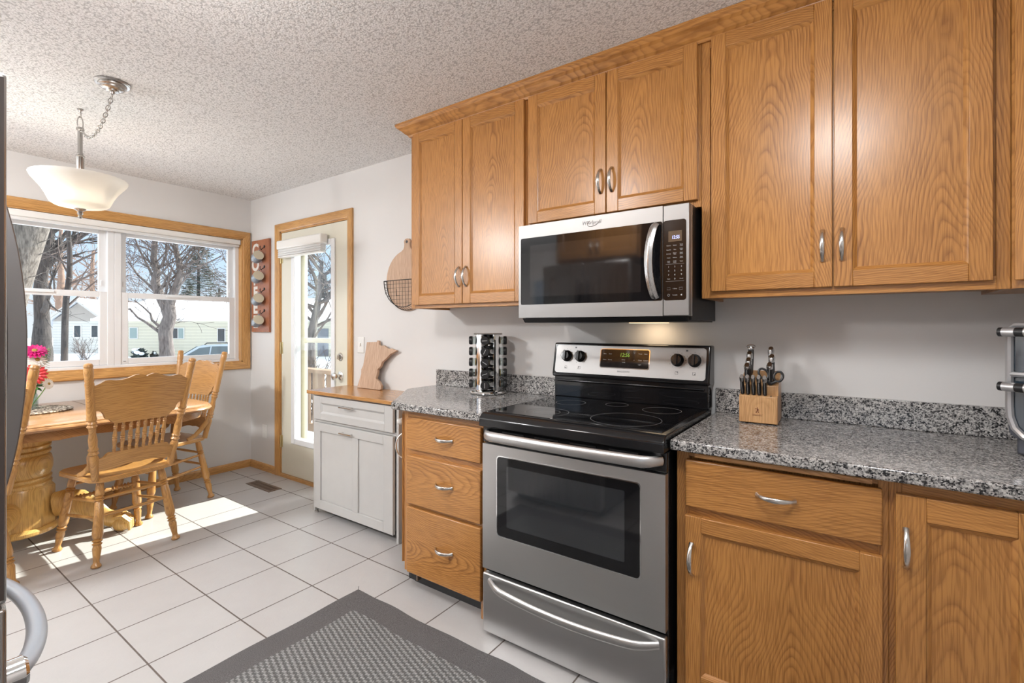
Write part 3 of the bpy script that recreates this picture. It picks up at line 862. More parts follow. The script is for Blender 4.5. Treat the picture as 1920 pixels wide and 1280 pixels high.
def barpull(parent, cx, cz, L=0.125):
    m = MB(); m.box(cx - L / 2, cx + L / 2, -0.046, -0.036, cz - 0.004, cz + 0.004)
    for s in (-0.36, 0.36): m.box(cx + s * L - 0.004, cx + s * L + 0.004, -0.037, -0.012, cz - 0.004, cz + 0.004)
    m.obj('handle', NICKEL, parent, 0.0012)
barpull(d, -0.03, 0.030)
# tilt-out front with two recessed panels
x0, x1, zz0, zz1 = 1.530 - bx, 2.326 - bx, 0.052, 0.632
cx, cz = (x0 + x1) / 2, (zz0 + zz1) / 2
a, b = (x1 - x0) / 2, (zz1 - zz0) / 2
m = MB(); f = -0.02
xm0, xm1 = 1.945 - bx - cx, 2.000 - bx - cx
m.box(-a, -a + .07, f, 0, -b, b).box(a - .085, a, f, 0, -b, b).box(-a + .07, a - .085, f, 0, b - .055, b).box(-a + .07, a - .085, f, 0, -b, -b + .06).box(xm0, xm1, f, 0, -b + .06, b - .055)
m.box(-a + .07, xm0, -0.010, 0, -b + .06, b - .055).box(xm1, a - .085, -0.010, 0, -b + .06, b - .055)
d = m.obj('tilt_door', GREYW, t, 0.002, loc=(cx, -0.316, cz))
barpull(d, -0.03, b - 0.035)

# ================================================================ range
rx, rw = 3.2785, 0.767
t = thing('range', 'stainless steel electric range with black glass cooktop', 'stove', (rx, 0, 0))
yd = -0.684
m = MB(); m.box(0.0, rw, -0.655, -0.012, 0.035, 0.868); m.obj('body', BLACKP, t, 0.003)
for sx in (0.05, rw - 0.05):
    for sy in (-0.60, -0.08):
        MB().lathe([(0.018, 0), (0.018, 0.012), (0.010, 0.018), (0.010, 0.036)], (sx, sy, 0), 12).obj('foot', BLACKM, t)
# cooktop
m = MB()
poly = [(-0.705, 0.872), (-0.705, 0.905), (-0.690, 0.922), (-0.668, 0.928), (-0.075, 0.928), (-0.075, 0.872)]
m.prism(poly, 0.0, rw, 'yz'); ct = m.obj('cooktop', BLACKP, t, 0.004)
MB().box(0.022, rw - 0.022, -0.655, -0.115, 0.9282, 0.9302).obj('glass_top', BLACKG, ct, 0.001)
RINGM = plain('burner_ring_grey', (0.16, 0.16, 0.165), 0.3)
for (x, y, r) in ((3.835 - rx, -0.505, 0.132), (3.885 - rx, -0.235, 0.078), (3.51 - rx, -0.545, 0.09), (3.51 - rx, -0.545, 0.055), (3.47 - rx, -0.265, 0.068), (3.67 - rx, -0.20, 0.05)):
    MB().tube([(x + r * cos(i * pi / 32), y + r * sin(i * pi / 32), 0.9303) for i in range(64)], 0.0009, 4, closed=True, flat=(0.35, 1), up=(0, 0, 1)).obj('burner_ring', RINGM, ct)
# vent band under the cooktop
m = MB(); m.box(0.0, rw, -0.676, -0.655, 0.802, 0.870); vb = m.obj('vent_band', BLACKP, t, 0.004)
for gx in (0.10, 0.255, 0.41, 0.565):
    for q in range(2):
        MB().box(gx, gx + 0.105, -0.679, -0.676, 0.850 - q * 0.012, 0.855 - q * 0.012).obj('vent_slot', BLACKM, vb)
# oven door
m = MB()
wx0, wx1, wz0, wz1 = 3.360 - rx, 3.958 - rx, 0.436, 0.755
dx0, dx1, dz0, dz1 = 0.004, 0.765, 0.283, 0.7985
m.box(dx0, wx0, yd, -0.656, dz0, dz1).box(wx1, dx1, yd, -0.656, dz0, dz1).box(wx0, wx1, yd, -0.656, dz0, wz0).box(wx0, wx1, yd, -0.656, wz1, dz1)
od = m.obj('oven_door', STEEL, t, 0)
m = MB(); m.prism(rrect(wx0 - 0.004, wx1 + 0.004, wz0 - 0.004, wz1 + 0.004, 0.016), yd - 0.0022, yd - 0.0002, 'xz')
m.obj('window_bezel', CHROME, od)
m = MB(); m.prism(rrect(wx0, wx1, wz0, wz1, 0.014), yd - 0.0034, yd - 0.0023, 'xz')
m.obj('window_glass', BLACKG, od)
m = MB(); m.prism(rrect(3.408 - rx, 3.905 - rx, 0.478, 0.722, 0.004), yd - 0.0042, yd - 0.0035, 'xz')
m.obj('inner_window', DARKG, od)
# door handle
def bowed_bar(x0, x1, z, yface, out, mt, r, drop=0.0, flat=(1.25, 0.8), e=0.05):
    m = MB(); pts = []; rs = []
    n = 28
    for i in range(n + 1):
        s = i / n; x = x0 + (x1 - x0) * s
        k = min(s, 1 - s) * (x1 - x0) / e
        k = min(1, k); y = yface - out * math.sin(k * pi / 2)
        bow = (1 - (2 * s - 1) ** 2)
        pts.append((x, y - 0.014 * bow, z - drop * bow)); rs.append(r * (0.8 + 0.2 * k))
    m.tube(pts, rs, 12, flat=flat, up=(0, 0, 1))
    return m
bowed_bar(3.300 - rx, 4.030 - rx, 0.842, yd + 0.006, 0.045, STEEL, 0.0165).obj('handle', STEEL, od)
# warming drawer
m = MB(); m.box(0.004, 0.765, yd, -0.656, 0.020, 0.2635)
dr = m.obj('bottom_drawer', STEEL, t, 0.006)
bowed_bar(3.318 - rx, 4.022 - rx, 0.237, yd, 0.032, STEEL, 0.0125, drop=0.02, flat=(1.3, 0.8), e=0.09).obj('handle', STEEL, dr)
# backguard
m = MB()
m.box(0.008, rw - 0.008, -0.098, -0.020, 0.928, 1.040); m.obj('riser', BLACKG, t, 0.004)
m = MB(); m.prism([(-0.104, 1.016), (-0.100, 1.003), (-0.020, 1.003), (-0.020, 1.028)], 0.02, rw - 0.02, 'yz')
m.prism([(-0.018, 1.03), (-0.018, 1.200), (-0.080, 1.200), (-0.112, 1.045), (-0.108, 1.03)], 0.0, rw, 'yz')
bg = m.obj('backguard', BLACKP, t, 0.010, seg=3)
# sloped face frame: local x right, local z up the slope
sl = math.atan2(0.032, 0.155)
FM = Matrix.Translation((0, -0.112, 1.045)) @ Matrix.Rotation(-sl, 4, 'X')
def FP(x, z, out=0.0): return tuple(FM @ Vector((x, -out, z)))
def fobj(m, name, mt, parent, **k):
    for i, p in enumerate(m.v): m.v[i] = tuple(FM @ Vector(p))
    return m.obj(name, mt, parent, **k)
m = MB(); m.prism(rrect(0.016, rw - 0.016, 0.006, 0.146, 0.014), -0.003, 0.002, 'xz')
fobj(m, 'control_panel', STEELM, bg)
m = MB(); m.prism(rrect(3.540 - rx, 3.785 - rx, 0.040, 0.134, 0.010), -0.0045, -0.003, 'xz'); fobj(m, 'display_bezel', CHROME, bg)
m = MB(); m.prism(rrect(3.544 - rx, 3.781 - rx, 0.044, 0.130, 0.008), -0.0056, -0.0045, 'xz'); fobj(m, 'clock_display', BLACKG, bg)
def ftext(name, s, size, mt, x, z, out=0.0058, **k):
    o = text(name, s, size, mt, bg, FP(x, z, out), rot=(pi / 2 - sl, 0, 0), ext=0.0003, **k)
    return o
GREEN = plain('green_clock_digits', (0.10, 0.20, 0.02), 0.5, emit=(0.40, 0.65, 0.06), es=0.45)
ftext('clock_digits', '12:56', 0.026, GREEN, 3.664 - rx, 0.104, shear=0.15, sx=0.85)
ftext('brand_lettering', 'FRIGIDAIRE', 0.0105, DARKMARK, 3.663 - rx, 0.026, 0.0032, spacing=1.15)
for tx, tz, sg in ((3.565, 0.108, 'Bake'), (3.592, 0.108, 'Broil'), (3.565, 0.080, 'Clean'), (3.592, 0.080, 'Warm'), (3.712, 0.112, '^'), (3.740, 0.112, 'Timer'), (3.766, 0.112, 'Start'), (3.712, 0.082, 'v'), (3.740, 0.082, 'Clock'), (3.766, 0.082, 'Cancel'), (3.660, 0.082, 'Oven'), (3.662, 0.070, 'Lock'), (3.740, 0.062, 'Light')):
    ftext('button_marking', sg, 0.0075, WHITEMARK, tx - rx, tz)
for kx in (3.357, 3.432, 3.908, 3.982):
    m = MB(); Mk = FM @ Matrix.Translation((kx - rx, -0.003, 0.091)) @ Matrix.Rotation(pi / 2, 4, 'X')
    m.lathe([(0.0285, 0), (0.0285, 0.004), (0.0255, 0.007), (0.0235, 0.020), (0.0215, 0.024), (0, 0.0245)], seg=32, M=Mk)
    m.box(-0.006, 0.006, -0.024, 0.024, 0.018, 0.032, M=Mk)
    m.obj('knob', BLACKP, bg, 0.0015)
    m = MB()
    for i in range(11):
        a = R(-60 + 30 * i)
        x, z = kx - rx + 0.036 * cos(a), 0.091 + 0.036 * sin(a)
        m.box(x - 0.0011, x + 0.0011, -0.0036, -0.003, z - 0.0011, z + 0.0011)
    x = kx - rx
    for s in (-0.006, 0.006):
        m.box(x + s - 0.0005, x + s + 0.0005, -0.0036, -0.003, 0.028, 0.040)
        m.box(x - 0.006, x + 0.006, -0.0036, -0.003, 0.034 + s - 0.0005, 0.034 + s + 0.0005)
    dxm = -0.003 if kx < 3.6 else 0.003
    m.box(x + dxm - 0.002, x + dxm + 0.002, -0.0036, -0.003, 0.0355, 0.0395) if kx in (3.432, 3.908) else m.box(x + dxm - 0.002, x + dxm + 0.002, -0.0036, -0.003, 0.029, 0.033)
    fobj(m, 'dial_marking', DARKMARK, bg)
m = MB()
for x in (3.405, 3.948): m.box(x - rx - 0.004, x - rx + 0.004, -0.0036, -0.003, 0.131, 0.137)
fobj(m, 'indicator_marking', DARKMARK, bg)

# ================================================================ microwave
mx = 3.2905; mw = 0.7595
t = thing('microwave', 'stainless over-the-range microwave with dark glass door', 'microwave', (mx, 0, 1.30))
ym = -0.430
z_ = lambda z: z - 1.30
m = MB(); m.box(0.006, mw - 0.004, -0.385, -0.004, z_(1.306), z_(1.744)); m.obj('body', BLACKM, t, 0.003)
m = MB(); m.prism([(-0.42, z_(1.320)), (-0.40, z_(1.300)), (-0.02, z_(1.300)), (-0.02, z_(1.306)), (-0.385, z_(1.306)), (-0.385, z_(1.320))], 0.012, mw - 0.012, 'yz')
m.obj('vent_bottom', BLACKM, t, 0.002)
# shell wrap sides
m = MB(); m.box(0.0, mw, -0.395, -0.385, z_(1.322), z_(1.7395)); m.obj('front_shell', STEELV, t, 0.002)
x0, x1 = 3.303 - mx, 3.955 - mx
m = MB()
a0, a1, b0, b1 = 0.0, 3.952 - mx, z_(1.322), z_(1.7395)
ww0, ww1, wv0, wv1 = 0.012, 3.952 - mx, z_(1.381), z_(1.681)
m.box(a0, a1, ym, -0.396, wv1, b1).box(a0, a1, ym, -0.396, b0, wv0).box(a0, ww0, ym, -0.396, wv0, wv1).box(a1 - 0.004, a1, ym, -0.396, wv0, wv1)
md = m.obj('door', STEELM, t, 0.0)
m = MB(); m.prism(rrect(ww0, ww1 - 0.0005, wv0, wv1, 0.010), ym - 0.001, ym + 0.01, 'xz'); m.obj('door_glass', BLACKG, md)
m = MB(); m.prism(rrect(ww0 + 0.05, ww1 - 0.085, wv0 + 0.035, wv1 - 0.035, 0.004), ym - 0.0016, ym - 0.001, 'xz'); m.obj('inner_window', plain('microwave_window', (0.016, 0.014, 0.014), 0.06, spec=0.7), md)
# curved handle
m = MB(); pts = []; rs = []
for i in range(25):
    s = i / 24 * 2 - 1
    zz = z_(1.531) + s * 0.142
    k = (1 - s * s)
    pts.append((3.922 - mx - 0.016 * k + 0.006, ym - 0.008 - 0.038 * k ** 0.6, zz)); rs.append(0.018)
m.tube(pts, rs, 4, flat=(1.0, 0.5), up=(1, 0, 0)); m.obj('handle', STEELV, md, 0.004, ang=50)
# control side
m = MB(); m.box(3.9535 - mx, mw, ym, -0.396, b0, b1); cp = m.obj('control_side', STEELM, t, 0.003)
m = MB(); m.prism(rrect(3.9545 - mx, 4.039 - mx, wv0, wv1, 0.010), ym - 0.0012, ym + 0.004, 'xz'); m.obj('keypad', BLACKG, cp)
AMB = plain('clock_window', (0.12, 0.085, 0.055), 0.15)
m = MB(); m.box(3.974 - mx, 4.024 - mx, ym - 0.0020, ym - 0.0012, z_(1.600), z_(1.640)); m.obj('clock_window', AMB, cp)
BLUE = plain('blue_clock_digits', (0.3, 0.35, 0.9), 0.5, emit=(0.42, 0.50, 1.0), es=2.2)
text('clock_digits', '12:55', 0.017, BLUE, cp, (4.001 - mx, ym - 0.0023, z_(1.6155)), ext=0.0003, shear=0.12, sx=0.78)
rows = [('Popcorn', 'Reheat', 'Steam\nCook'), ('Vegetable', 'Pizza', 'Soften\nMelt'), ('Beverage', 'Dinner\nPlate', 'Quick\nSteam'), ('Potato', 'Defrost', 'Keep\nWarm'), ('Cook\nTime', 'Cook\nPower', 'Timer'), ('1', '2', '3'), ('4', '5', '6'), ('7', '8', '9'), ('Clock', '0', 'Cancel')]
zz = [1.586, 1.570, 1.555, 1.540, 1.525, 1.506, 1.491, 1.476, 1.461]
for rw_, zc in zip(rows, zz):
    for xc, s in zip((3.975, 3.998, 4.022), rw_):
        text('key_marking', s, 0.0082 if len(s) == 1 else 0.0046, WHITEMARK, cp, (xc - mx, ym - 0.0016, z_(zc)), ext=0.0002)
m = MB()
for zc in (1.516, 1.452): m.box(3.964 - mx, 4.032 - mx, ym - 0.0016, ym - 0.0012, z_(zc), z_(zc) + 0.0004)
for xc in (3.975, 4.020):
    m.tube([(xc - mx + 0.006 * a, ym - 0.0014, z_(1.424) + 0.0042 * b) for a, b in ((-1, -1), (1, -1), (1, 1), (-1, 1))], 0.0004, 4, closed=True)
m.tube([(3.975 - mx + 0.004 * cos(i * pi / 8), ym - 0.0014, z_(1.400) + 0.004 * sin(i * pi / 8)) for i in range(16)], 0.0004, 4, closed=True)
m.prism([(4.018 - mx, z_(1.400)), (4.024 - mx, z_(1.397)), (4.024 - mx, z_(1.404))], ym - 0.0016, ym - 0.0012, 'xz')
m.obj('key_marking', WHITEMARK, cp)
for s, xc, zc in (('+ 30 sec', 3.998, 1.424), ('Turntable', 3.998, 1.400)): text('key_marking', s, 0.0046, WHITEMARK, cp, (xc - mx, ym - 0.0016, z_(zc)), ext=0.0002)
text('brand_lettering', 'Whirlpool', 0.022, GREYMARK, md, (3.655 - mx, ym - 0.0006, z_(1.713)), ext=0.0004, shear=0.2, sx=0.95)
m = MB(); m.tube([(3.665 - mx + 0.026 * cos(a) * 1.0 + 0.010 * sin(a), ym - 0.0008, z_(1.713) + 0.016 * sin(a)) for a in [R(150 + 9 * i) for i in range(28)]], 0.0009, 5)
m.obj('brand_swoosh', NICKEL, md)
# lamp under the microwave
m = MB(); m.box(0.42, 0.58, -0.16, -0.09, -0.003, 0.0); m.obj('cooktop_lamp', plain('warm_lamp_lens', (0.9, 0.8, 0.6), 0.4, emit=(1.0, 0.78, 0.50), es=1.2), t)
ul = add_light('cooktop_lamp_glow', 'AREA', (3.2905 + 0.50, -0.095, 1.292), 0.22, (1.0, 0.74, 0.46), 0.10, 0.05, rot=(R(18), 0, 0))

# ================================================================ refrigerator (only its near edge and handles show)
fx0, fx1 = 2.425, 3.180
t = thing('refrigerator', 'stainless french door refrigerator at the left edge of the view', 'refrigerator', (fx0, 0, 0))
fw = fx1 - fx0
MB().box(0.004, fw - 0.004, -2.84, -2.135, 0.03, 1.765).obj('body', plain('fridge_side_grey', (0.10, 0.085, 0.08), 0.4), t, 0.006)
MB().box(0.03, fw - 0.03, -2.80, -2.15, 0.0, 0.03).obj('base_grille', BLACKM, t)
YF = -2.055
def fdoor(x0, x1, z0, z1, name):
    # gently bowed front
    m = MB(); n = 10; pl = []
    for i in range(n + 1):
        s = i / n; x = x0 + (x1 - x0) * s
        g = (x - fw / 2) / (fw / 2)
        pl.append((x, YF + 0.022 * (1 - g * g)))
    poly = [(x0, -2.13), (x1, -2.13)] + pl[::-1]
    m.prism(poly, z0, z1, 'xy')
    return m.obj(name, DKSTEEL, t, 0.006)
FRIDGEDK = plain('fridge_edge_brown', (0.075, 0.058, 0.052), 0.5)
FRW = plain('fridge_handle_grey', (0.24, 0.23, 0.23), 0.32, 0.85)
FRH = plain('light_handle_metal', (0.50, 0.54, 0.60), 0.3, 0.35)
hm = fw / 2
for side, (x0, x1) in ((-1, (0.0, hm - 0.003)), (1, (hm + 0.003, fw))):
    d = fdoor(x0, x1, 0.735, 1.782, 'door')
    xx = hm + side * 0.040
    n = 28; po = []; pi_ = []
    for i in range(n + 1):
        s = i / n * 2 - 1; k = (1 - s * s)
        po.append((YF + 0.020 + 0.066 * k ** 0.75, 1.235 + s * 0.425))
        pi_.append((YF + 0.018 + 0.030 * max(0, 1 - (s / 0.93) ** 2) ** 0.6, 1.235 + s * 0.425 * 0.95))
    m = MB(); vs = []
    for x in (xx - 0.013, xx + 0.013):
        vs += [(x, a, b) for a, b in po] + [(x, a, b) for a, b in pi_]
    q = n + 1; fs = []
    for i in range(n):
        fs += [(i, i + 1, q + i + 1, q + i), (2 * q + i, 3 * q + i, 3 * q + i + 1, 2 * q + i + 1), (i, 2 * q + i, 2 * q + i + 1, i + 1), (q + i, q + i + 1, 3 * q + i + 1, 3 * q + i)]
    fs += [(0, q, 3 * q, 2 * q), (n, 2 * q + n, 3 * q + n, q + n)]
    m.add(vs, fs); m.obj('handle', FRW, d, 0.003)
    MB().box((-0.0025 if side < 0 else fw + 0.0005), (-0.0005 if side < 0 else fw + 0.0025), -2.128, YF - 0.004, 0.745, 1.772).obj('door_edge', FRIDGEDK, d, 0.0)
    if side < 0:
        MB().lathe([(0.016, 0), (0.016, 0.003), (0, 0.003)], seg=20, M=Matrix.Translation((0.11, YF + 0.0112, 1.66)) @ Matrix.Rotation(-pi / 2, 4, 'X')).obj('round_badge', NICKEL, d)
fz = fdoor(0.0, fw, 0.06, 0.725, 'freezer_drawer')
m = MB(); pts = []; rs = []
for i in range(33):
    s = i / 32 * 2 - 1
    pts.append((hm + s * 0.335, YF + 0.006 + 0.090 * (1 - s * s) ** 0.62, 0.565)); rs.append(0.019)
m.tube(pts, rs, 12, flat=(0.85, 1.0), up=(0, 0, 1)); hd = m.obj('handle', FRH, fz)
for s in (-1, 1):
    m = MB(); m.lathe([(0.032, 0), (0.032, 0.03), (0.026, 0.036)], seg=18, M=Matrix.Translation((hm + s * 0.33, YF + 0.001, 0.565)) @ Matrix.Rotation(-pi / 2, 4, 'X')); m.obj('handle_mount', CHROME, fz)

# cabinets over and beside the refrigerator (seen only in the microwave glass)
def rear_cabinet(label, x0, x1, z0, z1, depth):
    t = thing('wall_cabinet', label, 'cabinet', (x1, -2.858, z0), pi, group='oak cabinets on the refrigerator wall')
    w = x1 - x0
    carcass_upper(t, 0, w, 0, z1 - z0, depth)
    panel_door(t, 0.02, w / 2 - 0.002, 0.02, z1 - z0 - 0.02, -depth, hx=w / 2 - 0.03, hz=0.10)
    panel_door(t, w / 2 + 0.002, w - 0.02, 0.02, z1 - z0 - 0.02, -depth, hx=w / 2 + 0.03, hz=0.10)
rear_cabinet('oak cabinet above the refrigerator', 2.42, 3.18, 1.83, 2.38, 0.58)
rear_cabinet('oak cabinet between the refrigerator and the added rear window', 3.19, 3.96, 1.40, 2.38, 0.31)

# ================================================================ rug
def rugmat(name, border):
    m, nt, b = mat(name)
    tc = nt.nodes.new('ShaderNodeTexCoord').outputs['Object']
    sp = nt.nodes.new('ShaderNodeSeparateXYZ'); nt.links.new(tc, sp.inputs[0])
    if border:
        f = nz(nt, tc, 420, 3)
        col = ramp(nt, f, [(0.3, (0.085, 0.080, 0.080)), (0.7, (0.20, 0.19, 0.19))]); h = f
    else:
        P = 0.020
        a = mth(nt, 'SINE', mth(nt, 'MULTIPLY', sp.outputs[0], 2 * pi / P))
        row = mth(nt, 'FLOOR', mth(nt, 'DIVIDE', sp.outputs[0], P))
        bb = mth(nt, 'SINE', mth(nt, 'ADD', mth(nt, 'MULTIPLY', sp.outputs[1], 2 * pi / 0.021), mth(nt, 'MULTIPLY', row, 1.9)))
        h = mth(nt, 'ADD', mth(nt, 'MULTIPLY', mth(nt, 'ABSOLUTE', a), 0.45), mth(nt, 'MULTIPLY', bb, 0.42))
        n1 = nz(nt, tc, 160, 4)
        hh = mth(nt, 'ADD', h, mth(nt, 'MULTIPLY', mth(nt, 'SUBTRACT', n1, 0.5), 1.8))
        col = ramp(nt, hh, [(0.0, (0.125, 0.124, 0.122)), (0.40, (0.21, 0.21, 0.205)), (0.9, (0.36, 0.36, 0.35))])
    nt.links.new(col, b.inputs['Base Color']); b.inputs['Roughness'].default_value = 0.95; b.inputs['Specular IOR Level'].default_value = 0.1
    bump(nt, b, h, 0.8, 0.004)
    return m
def wavy(x0, x1, y0, y1, z0, z1, mt, name, parent, nx=60, ny=40, amp=0.0022):
    m = MB(); vs = []
    def hz(x, y):
        e = min(1.0, 0.02 + 0)
        return amp * (0.9 + sin(x * 13 + y * 3) * 0.5 + sin(x * 29 + 1) * 0.35)
    for j in range(ny + 1):
        for i in range(nx + 1):
            x = x0 + (x1 - x0) * i / nx; y = y0 + (y1 - y0) * j / ny
            yy = y + (0.0035 * sin(x * 9) + 0.0025 * sin(x * 21 + 2) if j in (0, ny) else 0)
            xx = x + (0.003 * sin(y * 15) if i in (0, nx) else 0)
            vs.append((xx, yy, z1 + hz(x, y)))
    nb = len(vs)
    fs = [(j * (nx + 1) + i, j * (nx + 1) + i + 1, (j + 1) * (nx + 1) + i + 1, (j + 1) * (nx + 1) + i) for j in range(ny) for i in range(nx)]
    m.add(vs, fs)
    per = [(i, 0) for i in range(nx + 1)] + [(nx, j) for j in range(1, ny + 1)] + [(i, ny) for i in range(nx - 1, -1, -1)] + [(0, j) for j in range(ny - 1, 0, -1)]
    top = [j * (nx + 1) + i for i, j in per]
    b = len(m.v); m.v += [(m.v[k][0], m.v[k][1], z0) for k in top]
    n = len(top)
    for q in range(n):
        q2 = (q + 1) % n; m.f.append([top[q], top[q2], b + q2, b + q]); m.m.append(0)
    return m.obj(name, mt, parent)
t = thing('rug', 'grey woven runner rug with dark border on the tile', 'rug', (2.583, -0.775, 0))
RB = rugmat('rug_border_grey', True); RI = rugmat('rug_woven_grey', False)
wavy(0, 1.95, -1.22, 0, 0.001, 0.008, RB, 'border', t, 90, 60)
m = MB(); m.v = []; 
wavy(0.128, 1.822, -1.09, -0.122, 0.006, 0.0105, RI, 'woven_center', t, 90, 60)
m = MB(); m.tube([(0.004, -0.002, 0.010), (-0.003, 0.006, 0.014), (-0.006, 0.010, 0.02)], 0.0015, 5); m.obj('corner_thread', RB, t)

# ================================================================ chairs
def turned(m, p0, p1, prof, seg=12, mi=0):
    p0, p1 = Vector(p0), Vector(p1)
    m.tube([p0 + (p1 - p0) * a for a, r in prof], [r for a, r in prof], seg, mi)
LEGP = [(0, .0165), (.06, .019), (.16, .0205), (.175, .016), (.19, .0215), (.205, .0165), (.22, .0215), (.235, .0165), (.25, .020), (.45, .0215), (.62, .0235), (.66, .021), (.675, .017), (.69, .023), (.71, .017), (.725, .0225), (.745, .018), (.78, .0205), (.92, .0155), (.945, .0165), (.965, .0215), (.985, .0225), (1, .018)]
SPINP = [(0, .006), (.05, .008), (.10, .006), (.13, .010), (.16, .006), (.19, .0095), (.22, .007), (.38, .0095), (.45, .0115), (.48, .008), (.51, .0125), (.54, .008), (.57, .012), (.70, .0095), (.83, .0065), (.86, .0095), (.89, .0065), (.93, .009), (1, .0065)]
POSTP = [(0, .017), (.05, .0185), (.11, .019), (.20, .0215), (.225, .017), (.24, .023), (.26, .0185), (.275, .023), (.29, .019), (.36, .0205), (.42, .0165), (.46, .018), (.475, .0225), (.49, .018), (.505, .0225), (.52, .018), (.535, .0225), (.56, .0205), (.80, .0195), (.83, .0205), (.845, .0185), (.86, .0205), (.875, .0185), (.90, .0205), (.955, .0205), (.965, .0185), (.98, .0205), (.995, .0165), (1, .006)]
_ex = lambda pr, m: [(a, m + (r - m) * 1.45 if 0.02 < a < 0.99 else r) for a, r in pr]
LEGP = _ex(LEGP, 0.020); POSTP = _ex(POSTP, 0.0200)
P0, P1 = (0.184, -0.180, 0.452), (0.258, -0.288, 1.092)
def post_at(z):
    s = (z - P0[2]) / (P1[2] - P0[2]); return P0[0] + (P1[0] - P0[0]) * s, P0[1] + (P1[1] - P0[1]) * s
def back_map(x, y, z):
    px, py = post_at(z)
    return (x, py - 0.030 * (1 - (x / px) ** 2) + y, z)
CRAIL = [(0.0, 1.006), (0.012, 1.014), (0.030, 1.020), (0.050, 1.017), (0.075, 1.004), (0.100, 0.996), (0.125, 0.995), (0.148, 1.000), (0.165, 0.998), (0.182, 0.984), (0.200, 0.974), (0.2215, 0.972)]
CRLOW = [(0.208, 0.836), (0.180, 0.836), (0.163, 0.828), (0.157, 0.812), (0.157, 0.800), (0.150, 0.790), (0.138, 0.788), (0.130, 0.776), (0.122, 0.764), (0.108, 0.760), (0.05, 0.759), (0.0, 0.759)]
LOTOP = [(0.0, 0.600), (0.135, 0.600), (0.145, 0.594), (0.150, 0.580), (0.158, 0.576), (0.186, 0.574)]
LOBOT = [(0.181, 0.506), (0.150, 0.504), (0.120, 0.504), (0.095, 0.512), (0.070, 0.520), (0.035, 0.524), (0.0, 0.520)]
CRAIL = [(a * 1.13, b) for a, b in CRAIL]; CRLOW = [(a * 1.13, b) for a, b in CRLOW]
LOTOP = [(a * 1.04, b) for a, b in LOTOP]; LOBOT = [(a * 1.04, b) for a, b in LOBOT]
def mirror(h):
    return [(-a, b) for a, b in h[::-1] if a > 1e-6]
